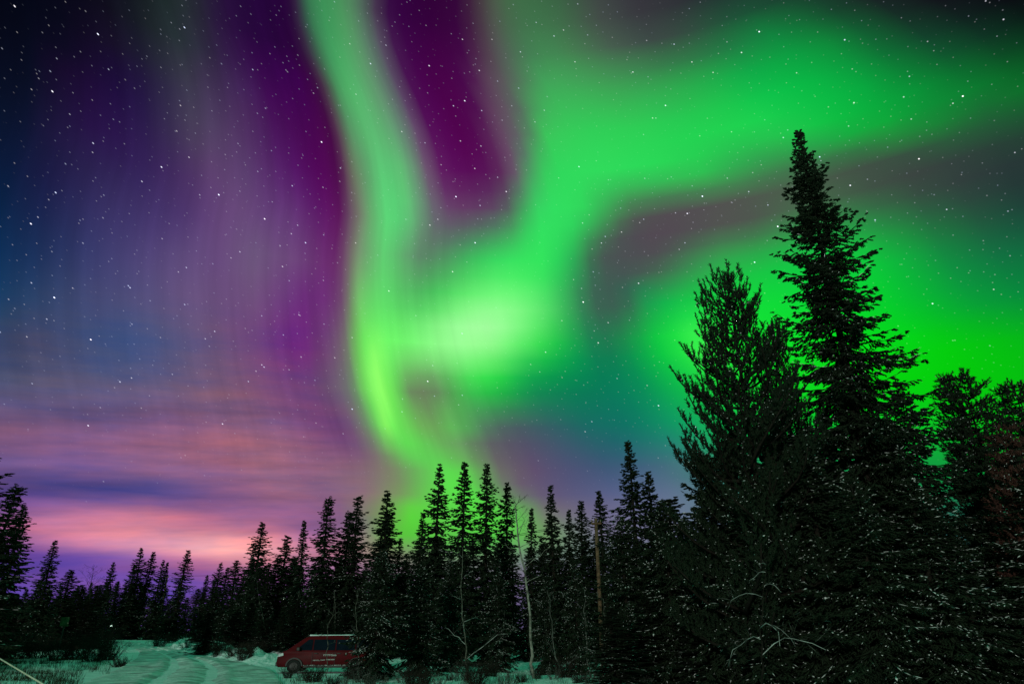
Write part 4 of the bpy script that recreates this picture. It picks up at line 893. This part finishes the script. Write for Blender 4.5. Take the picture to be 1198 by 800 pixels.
def shrub_meshes(seed, Rr, H, n, mat, thick=.010):
    rng = np.random.default_rng(seed); sp = Spindles()
    for i in range(n):
        a = rng.uniform(0, 6.28); r = Rr * .35 * math.sqrt(rng.random())
        p = np.array([math.cos(a) * r, math.sin(a) * r, -.05])
        d = norm(np.array([math.cos(a) * rng.uniform(0, .8), math.sin(a) * rng.uniform(0, .8), 1.0]))
        l = H * rng.uniform(.5, 1.05)
        for s in range(4):
            q = p + d * l / 4
            sp.add(p[None], q[None] + d * .04, thick * (1.15 - .2 * s))
            for w in range(4):
                d2 = norm(d + rng.normal(0, .6, 3)); b = p + (q - p) * rng.random()
                e = b + d2 * l * rng.uniform(.12, .28)
                sp.add(b[None], e[None], thick * .7)
                d3 = norm(d2 + rng.normal(0, .6, 3)); sp.add(e[None], (e + d3 * l * .12)[None], thick * .55)
            p = q; d = norm(d + rng.normal(0, .16, 3))
    return sp.mesh('stems', M[mat])
SHR = [shrub_meshes(1, 1.4, 1.6, 60, 'twig', .016), shrub_meshes(2, 1.2, 1.2, 55, 'twig', .016), shrub_meshes(3, 1.0, .8, 50, 'twig', .014)]
SHF = [shrub_meshes(11, 1.0, 1.0, 26, 'frost', .010), shrub_meshes(12, .8, .7, 24, 'frost', .009)]
def shrub(px, py, k, s, label, group, frost=False, D=None):
    if D is None:
        g = on_ground(px, py)
    else:
        q = at_depth(px, py, D); g = Vector((q.x, q.y))
    o = link('shrub', (SHF if frost else SHR)[k])
    o.location = (g.x, g.y, hz(g.x, g.y)); o.rotation_euler = (0, 0, _rs.uniform(0, 6.28)); o.scale = (s, s, s * _rs.uniform(.85, 1.1))
    tag(o, label, 'shrub', group)
for px, py, k, s, lab in (
        (128, 772, 1, 1.0, 'dark bare bush jutting out at the left bend of the snowy road'),
        (108, 775, 0, 1.1, 'tall dark bush behind the one at the road bend'),
        (88, 771, 0, 1.15, 'dark bush right in front of the small square sign'),
        (66, 773, 0, 1.1, 'dark bush just left of the sign post'),
        (42, 771, 0, 1.2, 'dark bush under the ragged left spruce'),
        (18, 770, 0, 1.2, 'dark bush under the tall spruce at the left border'),
        (-6, 776, 0, 1.2, 'dark bush cut by the left border above the pale leaning pole'),
        (118, 758, 0, 1.4, 'bush beyond the road bend at the foot of the far lamp'),
        (96, 758, 0, 1.6, 'bush behind the dark thicket right of the sign'),
        (60, 758, 0, 1.8, 'bush in the thicket left of the sign'),
        (25, 757, 0, 1.8, 'bush in the thicket below the ragged left spruce'),
        (138, 780, 2, .9, 'small dark bush at the very edge of the road bend')):
    shrub(px, py, k, s, lab, 'dark bushes at the left of the road')
for px, py, k, s, lab in (
        (200, 756, 2, 1.2, 'low twigs poking through the far end of the snow bank'),
        (222, 761, 2, 1.3, 'low bush on the snow bank below the open airy spruce'),
        (247, 765, 1, 1.0, 'bush on the snow bank left of its thickest clump'),
        (258, 769, 1, 1.1, 'thickest dark bush on the snow bank'),
        (275, 771, 2, 1.3, 'low bush at the near end of the snow bank'),
        (298, 772, 1, 1.1, 'bush between the snow bank and the van nose'),
        (186, 757, 0, .8, 'bush beside the farthest end of the snow bank'),
        (236, 766, 1, .8, 'small bush at the road side of the snow bank middle'),
        (286, 774, 1, .9, 'bush between the bank and the road near the van'),
        (312, 771, 1, 1.0, 'bush directly in front of the van nose')):
    shrub(px, py, k, s, lab, 'bushes along the snow bank')
for i, px in enumerate((352, 402, 424, 440, 470, 512, 540, 592, 648, 690, 728, 752)):
    shrub(px, 796 + (i * 7) % 13, i % 2, .5 + .14 * ((i * 5) % 4), 'frosted bare bush in the row along the bottom edge between van and pine', 'frosted bushes along the bottom', True)

for i, px in enumerate((336, 366, 388, 412, 432, 452, 484, 498, 526, 556, 574, 610, 628, 662, 678, 706, 740, 764, 782)):
    shrub(px, 793 + (i * 5) % 12, (0, 1, 2)[i % 3], .34 + .11 * ((i * 3) % 4), 'dark leafless bush poking out of the snow along the bottom edge between van and pine', 'dark bushes along the bottom')

def build_grass():
    rng = np.random.default_rng(9); sp = Spindles()
    def tuft(x, y, n, h):
        z = hz(x, y)
        a = rng.uniform(0, 6.28, n); r = .16 * np.sqrt(rng.random(n))
        p = np.stack([x + r * np.cos(a), y + r * np.sin(a), np.full(n, z - .03)], 1)
        d = norm(np.stack([np.cos(a) * .35 + rng.normal(0, .18, n), np.sin(a) * .35 + rng.normal(0, .18, n), np.ones(n)], 1))
        sp.add(p, p + d * (h * rng.uniform(.4, 1.1, n))[:, None], .006)
    for _ in range(520):
        px, py = rng.uniform(-20, 125), rng.uniform(772, 806)
        if px > 92 and py > 790 - (125 - px) * .2: continue
        g = on_ground(px, py); tuft(g.x, g.y, 9, .42)
    for _ in range(330):
        px, py = rng.uniform(325, 800), rng.uniform(789, 808)
        if px < 345 and py < 795: continue
        g = on_ground(px, py); tuft(g.x, g.y, 6, .34 + .3 * rng.random() ** 3)
    for _ in range(250):
        px = rng.uniform(170, 320); py = 752 + (px - 170) * .13 + rng.uniform(-2, 3)
        g = on_ground(px, py); tuft(g.x, g.y, 7, .45)
    tag(link('dry_grass', sp.mesh('dry_grass', M['grass'], .3)), kind='stuff')
build_grass()

# ------------------------------------------------------------------ red van
def bm_obj(name, bm, mat, parent, smooth=False, bevel=0.0, segs=2):
    me = bpy.data.meshes.new(name)
    bmesh.ops.recalc_face_normals(bm, faces=bm.faces)
    bm.to_mesh(me); bm.free()
    me.materials.append(mat)
    if smooth:
        for p in me.polygons:
            p.use_smooth = True
    o = link(name, me, parent)
    if bevel:
        md = o.modifiers.new('bevel', 'BEVEL'); md.width = bevel; md.segments = segs; md.limit_method = 'ANGLE'; md.angle_limit = R(25)
    return o
def box(bm, x0, x1, y0, y1, z0, z1):
    v = [bm.verts.new((x, y, z)) for x in (x0, x1) for y in (y0, y1) for z in (z0, z1)]
    for f in ((0, 1, 3, 2), (4, 6, 7, 5), (0, 4, 5, 1), (2, 3, 7, 6), (0, 2, 6, 4), (1, 5, 7, 3)):
        bm.faces.new([v[i] for i in f])
def slab(bm, pts, thick, off):              # closed plate through points, given thickness vector
    a = [bm.verts.new(p) for p in pts]; b = [bm.verts.new(Vector(p) + Vector(off) * thick) for p in pts]
    bm.faces.new(a); bm.faces.new(list(reversed(b)))
    n = len(pts)
    for i in range(n):
        bm.faces.new((a[i], b[i], b[(i + 1) % n], a[(i + 1) % n]))
def hw(z):                                  # half width of the body at a height
    return .93 if z <= 1.08 else .93 - .17 * min(1, (z - 1.08) / .84) ** 1.15

def build_van():
    van = empty('parked_van', (VAN_XY[0], VAN_XY[1], float(rise(*VAN_XY)) + .02), R(4))
    tag(van, 'red van with lettering on its door and snow along its roof, parked under the spruces', 'van')
    van.scale = (1, 1, .90)
    prof = [(-2.38, .30), (-2.46, .50), (-2.44, .80), (-2.34, 1.00), (-1.98, 1.17), (-1.12, 1.82), (-.85, 1.91), (.6, 1.94), (2.05, 1.91), (2.30, 1.80), (2.44, 1.10), (2.47, .55), (2.40, .30)]
    bm = bmesh.new()
    a = [bm.verts.new((x, -.93, z)) for x, z in prof]; b = [bm.verts.new((x, .93, z)) for x, z in prof]
    n = len(prof)
    bm.faces.new(a); bm.faces.new(list(reversed(b)))
    for i in range(n):
        bm.faces.new((a[i], a[(i + 1) % n], b[(i + 1) % n], b[i]))
    for zc in (1.08, 1.3, 1.5, 1.7):
        bmesh.ops.bisect_plane(bm, geom=bm.verts[:] + bm.edges[:] + bm.faces[:], plane_co=(0, 0, zc), plane_no=(0, 0, 1))
    for v in bm.verts:
        v.co.y = math.copysign(hw(v.co.z), v.co.y)
        if v.co.x < -2.2: v.co.y *= .90
    # wheel arches cut as round recesses
    body = bm_obj('body', bm, M['paint'], van, True, .05, 3)
    for fx in (-1.55, 1.55):
        for sy in (-1, 1):
            w = bmesh.new()
            bmesh.ops.create_cone(w, cap_ends=True, segments=32, radius1=.345, radius2=.345, depth=.21, matrix=Matrix.Translation((fx, sy * .85, .345)) @ Matrix.Rotation(R(90), 4, 'X'))
            wo = bm_obj('wheel', w, M['rubber'], van, False, .03, 2)
            r = bmesh.new()
            bmesh.ops.create_cone(r, cap_ends=True, segments=24, radius1=.20, radius2=.20, depth=.03, matrix=Matrix.Translation((fx, sy * .958, .345)) @ Matrix.Rotation(R(90), 4, 'X'))
            for k in range(5):
                an = k * 2 * math.pi / 5
                bmesh.ops.create_cube(r, size=1, matrix=Matrix.Translation((fx + .1 * math.cos(an), sy * .975, .345 + .1 * math.sin(an))) @ Matrix.Rotation(-an, 4, 'Y') @ Matrix.Diagonal((.17, .02, .035, 1)))
            ro = bm_obj('rim', r, M['rim'], wo); ro.matrix_parent_inverse.identity()
            ar = bmesh.new()
            pts = []
            for k in range(13):
                an = math.pi * k / 12
                pts.append((fx + .43 * math.cos(an), .36 + .43 * math.sin(an)))
            inner = [(fx + .36 * math.cos(math.pi * k / 12), .36 + .36 * math.sin(math.pi * k / 12)) for k in range(12, -1, -1)]
            slab(ar, [(x, sy * .925, z) for x, z in pts + inner], .018, (0, sy, 0))
            bm_obj('wheel_arch', ar, M['plastic'], van)
    for sy in (-1, 1):
        for x0, x1, xs in ((-1.48, -.72, .42), (-.66, .42, 0), (.48, 1.42, 0), (1.48, 2.20, -.06)):
            g = bmesh.new()
            P = []
            zs = (1.16, 1.44, 1.72)
            left = [(x0 + (xs if x0 < -1 else 0) * (z - 1.16) / .56, z) for z in zs]
            right = [(x1 + (xs if xs < 0 else 0) * (z - 1.16) / .56, z) for z in zs]
            if x0 < -1: left = [(-1.62 + .62 * (z - 1.16) / .56 + .06, z) for z in zs]
            for i in range(2):
                q = [left[i], right[i], right[i + 1], left[i + 1]]
                slab(g, [(x, sy * (hw(z) + .003), z) for x, z in q], .008, (0, sy, 0))
            bm_obj('side_window', g, M['glass'], van)
        mi = bmesh.new()
        box(mi, -1.46, -1.30, sy * .93 if sy > 0 else -1.13, 1.13 if sy > 0 else -.93, 1.14, 1.32)
        bm_obj('wing_mirror', mi, M['plastic'], van, False, .03)
        hl = bmesh.new()
        slab(hl, [(-2.46, sy * .52, .80), (-2.43, sy * .82, .80), (-2.33, sy * .83, 1.00), (-2.38, sy * .52, .98)], .03, (-1, 0, .3))
        slab(hl, [(-2.40, sy * .842, .82), (-2.12, sy * .90, .90), (-2.14, sy * .90, 1.03), (-2.32, sy * .842, 1.0)], .022, (0, sy, 0))
        bm_obj('headlight', hl, M['lens'], van)
        for xs in (-.69, .45):
            d = bmesh.new(); box(d, xs - .006, xs + .006, *sorted((sy * .932, sy * .934)), .42, 1.08); bm_obj('door_seam', d, M['plastic'], van)
        for xs in (-.60, .55):
            d = bmesh.new(); box(d, xs, xs + .18, *sorted((sy * .932, sy * .965)), .98, 1.02); bm_obj('door_handle', d, M['plastic'], van, False, .008)
        d = bmesh.new(); box(d, -1.08, 1.08, *sorted((sy * .90, sy * .952)), .27, .42); bm_obj('sill', d, M['plastic'], van, False, .015)
    ws = bmesh.new()
    q = [(-1.90, 1.235), (-1.18, 1.78)]
    slab(ws, [(q[0][0], -.80, q[0][1]), (q[0][0], .80, q[0][1]), (q[1][0], .70, q[1][1]), (q[1][0], -.70, q[1][1])], .012, (-.6, 0, .8))
    bm_obj('windscreen', ws, M['glass'], van)
    bp = bmesh.new(); box(bp, -2.50, -2.36, -.82, .82, .34, .56); bm_obj('bumper', bp, M['plastic'], van, False, .04)
    bp = bmesh.new(); box(bp, 2.40, 2.52, -.86, .86, .36, .58); bm_obj('bumper', bp, M['plastic'], van, False, .04)
    # two rows of white lettering, too blurred to read, and a small emblem below
    lt = bmesh.new(); rl = random.Random(4)
    def word(x, z, n, h):
        for _ in range(n):
            k = rl.random()
            y = -.9345
            def bar(a0, a1, b0, b1): box(lt, x + a0, x + a1, y - .002, y, z + b0, z + b1)
            w = h * .62
            bar(0, .24 * h, 0, h)
            if k < .7: bar(.24 * h, w, .78 * h, h)
            if k > .3: bar(.24 * h, w, 0, .2 * h)
            if k > .5: bar(.8 * w, w + .02 * h, .2 * h, .78 * h)
            x += h * .86
        return x
    word(-.12, .87, 9, .085)
    x = word(-.62, .62, 7, .055); x = word(x + .05, .64, 5, .055); word(x + .05, .66, 9, .055)
    bm_obj('lettering', lt, M['letter'], van)
    # snow left on the roof edge and white flecks along the sill
    sc = bmesh.new(); rs = random.Random(2)
    xs = [-.95 + .12 * i for i in range(26)]
    prev = None
    for x in xs:
        h = 1.93 + .018 + rs.uniform(-.008, .012)
        ring = [sc.verts.new((x, y, z)) for y, z in ((-.73, 1.90), (-.74, h - .01), (-.60, h + .02), (.60, h + .02), (.74, h - .01), (.73, 1.90))]
        if prev:
            for k in range(6):
                sc.faces.new((prev[k], prev[(k + 1) % 6], ring[(k + 1) % 6], ring[k]))
        else:
            sc.faces.new(ring)
        prev = ring
    sc.faces.new(list(reversed(prev)))
    bm_obj('roof_snow', sc, M['snow'], van, True)
    sp = Spindles()
    for k in range(26):
        x = rs.uniform(-1.15, 1.1); L = rs.uniform(.04, .16)
        sp.add(np.array([[x, -.955, .40]]), np.array([[x + L, -.957, .40 + rs.uniform(-.01, .02)]]), .025)
    link('sill_flecks', sp.mesh('sill_flecks', M['snow_bits'], .5, .8), van)
build_van()

# ------------------------------------------------------------------ utility poles and cable
def utility_pole(px, py, D, label):
    top = at_depth(px, py, D); g = hz(top.x, top.y)
    o = empty('utility_pole', (top.x, top.y, g))
    h = top.z - g
    link('pole_shaft', tube_mesh('pole_shaft', [([(0, 0, -.4), (.01, 0, h * .5), (0, 0, h)], (.145, .125, .105))], M['pole'], 12), o)
    bm = bmesh.new(); box(bm, -.34, .34, -.165, -.105, h - .42, h - .30)
    bm_obj('crossarm', bm, M['pole'], o, False, .01)
    for x in (-.28, .28):
        link('insulator', tube_mesh('insulator', [([(x, -.135, h - .30), (x, -.135, h - .24), (x, -.135, h - .18), (x, -.135, h - .12)], (.02, .045, .05, .025))], M['porcelain'], 8), o)
    tag(o, label, 'utility pole')
    return Vector((top.x, top.y, g)), h
pA, hA = utility_pole(697, 606, 46, 'brown wooden utility pole with a crossarm between the spruces right of the birch')
pB, hB = utility_pole(196, 672, 108, 'far wooden utility pole hidden in the forest wall where the cable ends')
for sx in (-.28, .28):
    a = pA + Vector((sx, -.135, hA - .14)); b = pB + Vector((sx, -.135, hB - .14))
    pts = []
    for i in range(25):
        t = i / 24
        p = a.lerp(b, t); p.z -= 1.1 * 4 * t * (1 - t)
        pts.append(p[:])
    tag(link('power_cable', tube_mesh('power_cable', [(pts, .016)], M['wire'], 5)),
        ('outer' if sx > 0 else 'inner') + ' overhead cable on the ' + ('right' if sx > 0 else 'left') + ' insulators between the two wooden poles', 'cable', 'overhead cables')

# ------------------------------------------------------------------ sign, far lamp, leaning pole
def build_sign():
    c = at_depth(76, 727, 47); g = hz(c.x, c.y)
    o = empty('road_sign', (c.x, c.y, g))
    h = c.z - g
    link('post', tube_mesh('post', [([(0, 0, -.2), (0, 0, h + .2)], .03)], M['steel'], 8), o)
    bm = bmesh.new(); box(bm, -.27, .27, -.052, -.034, h - .27, h + .27); bm_obj('panel', bm, M['sign'], o, False, .006)
    tag(o, 'small square greenish sign on a thin post in front of the left thicket', 'sign')
build_sign()
def build_lamp():
    c = at_depth(130, 732, 88); g = hz(c.x, c.y)
    o = empty('garden_lamp', (c.x, c.y, g))
    h = c.z - g
    link('post', tube_mesh('post', [([(0, 0, -.2), (0, 0, h - .12)], .035)], M['steel'], 8), o)
    bm = bmesh.new(); bmesh.ops.create_uvsphere(bm, u_segments=16, v_segments=10, radius=.10, matrix=Matrix.Translation((0, 0, h)))
    bm_obj('lamp_globe', bm, M['bulb'], o, True)
    bm = bmesh.new(); bmesh.ops.create_cone(bm, cap_ends=True, segments=16, radius1=.17, radius2=.03, depth=.1, matrix=Matrix.Translation((0, 0, h + .17)))
    bm_obj('lamp_cap', bm, M['plastic'], o)
    tag(o, 'tiny lit lamp shining at the far end of the snowy road', 'lamp')
build_lamp()
a = at_depth(-14, 762, 21); b = at_depth(66, 808, 19.5)
d = (b - a).normalized()
L_ = (b.z - hz(b.x, b.y) + .1) / max(1e-3, -d.z)
b2 = b + d * L_
tag(link('leaning_pole', tube_mesh('leaning_pole', [([(a - d * .4)[:], (a.lerp(b2, .5) + Vector((0, 0, -.02)))[:], b2[:]], (.016, .022, .026))], M['stick'], 8)),
    'thin pale bare pole slanting across the bottom left corner', 'pole')
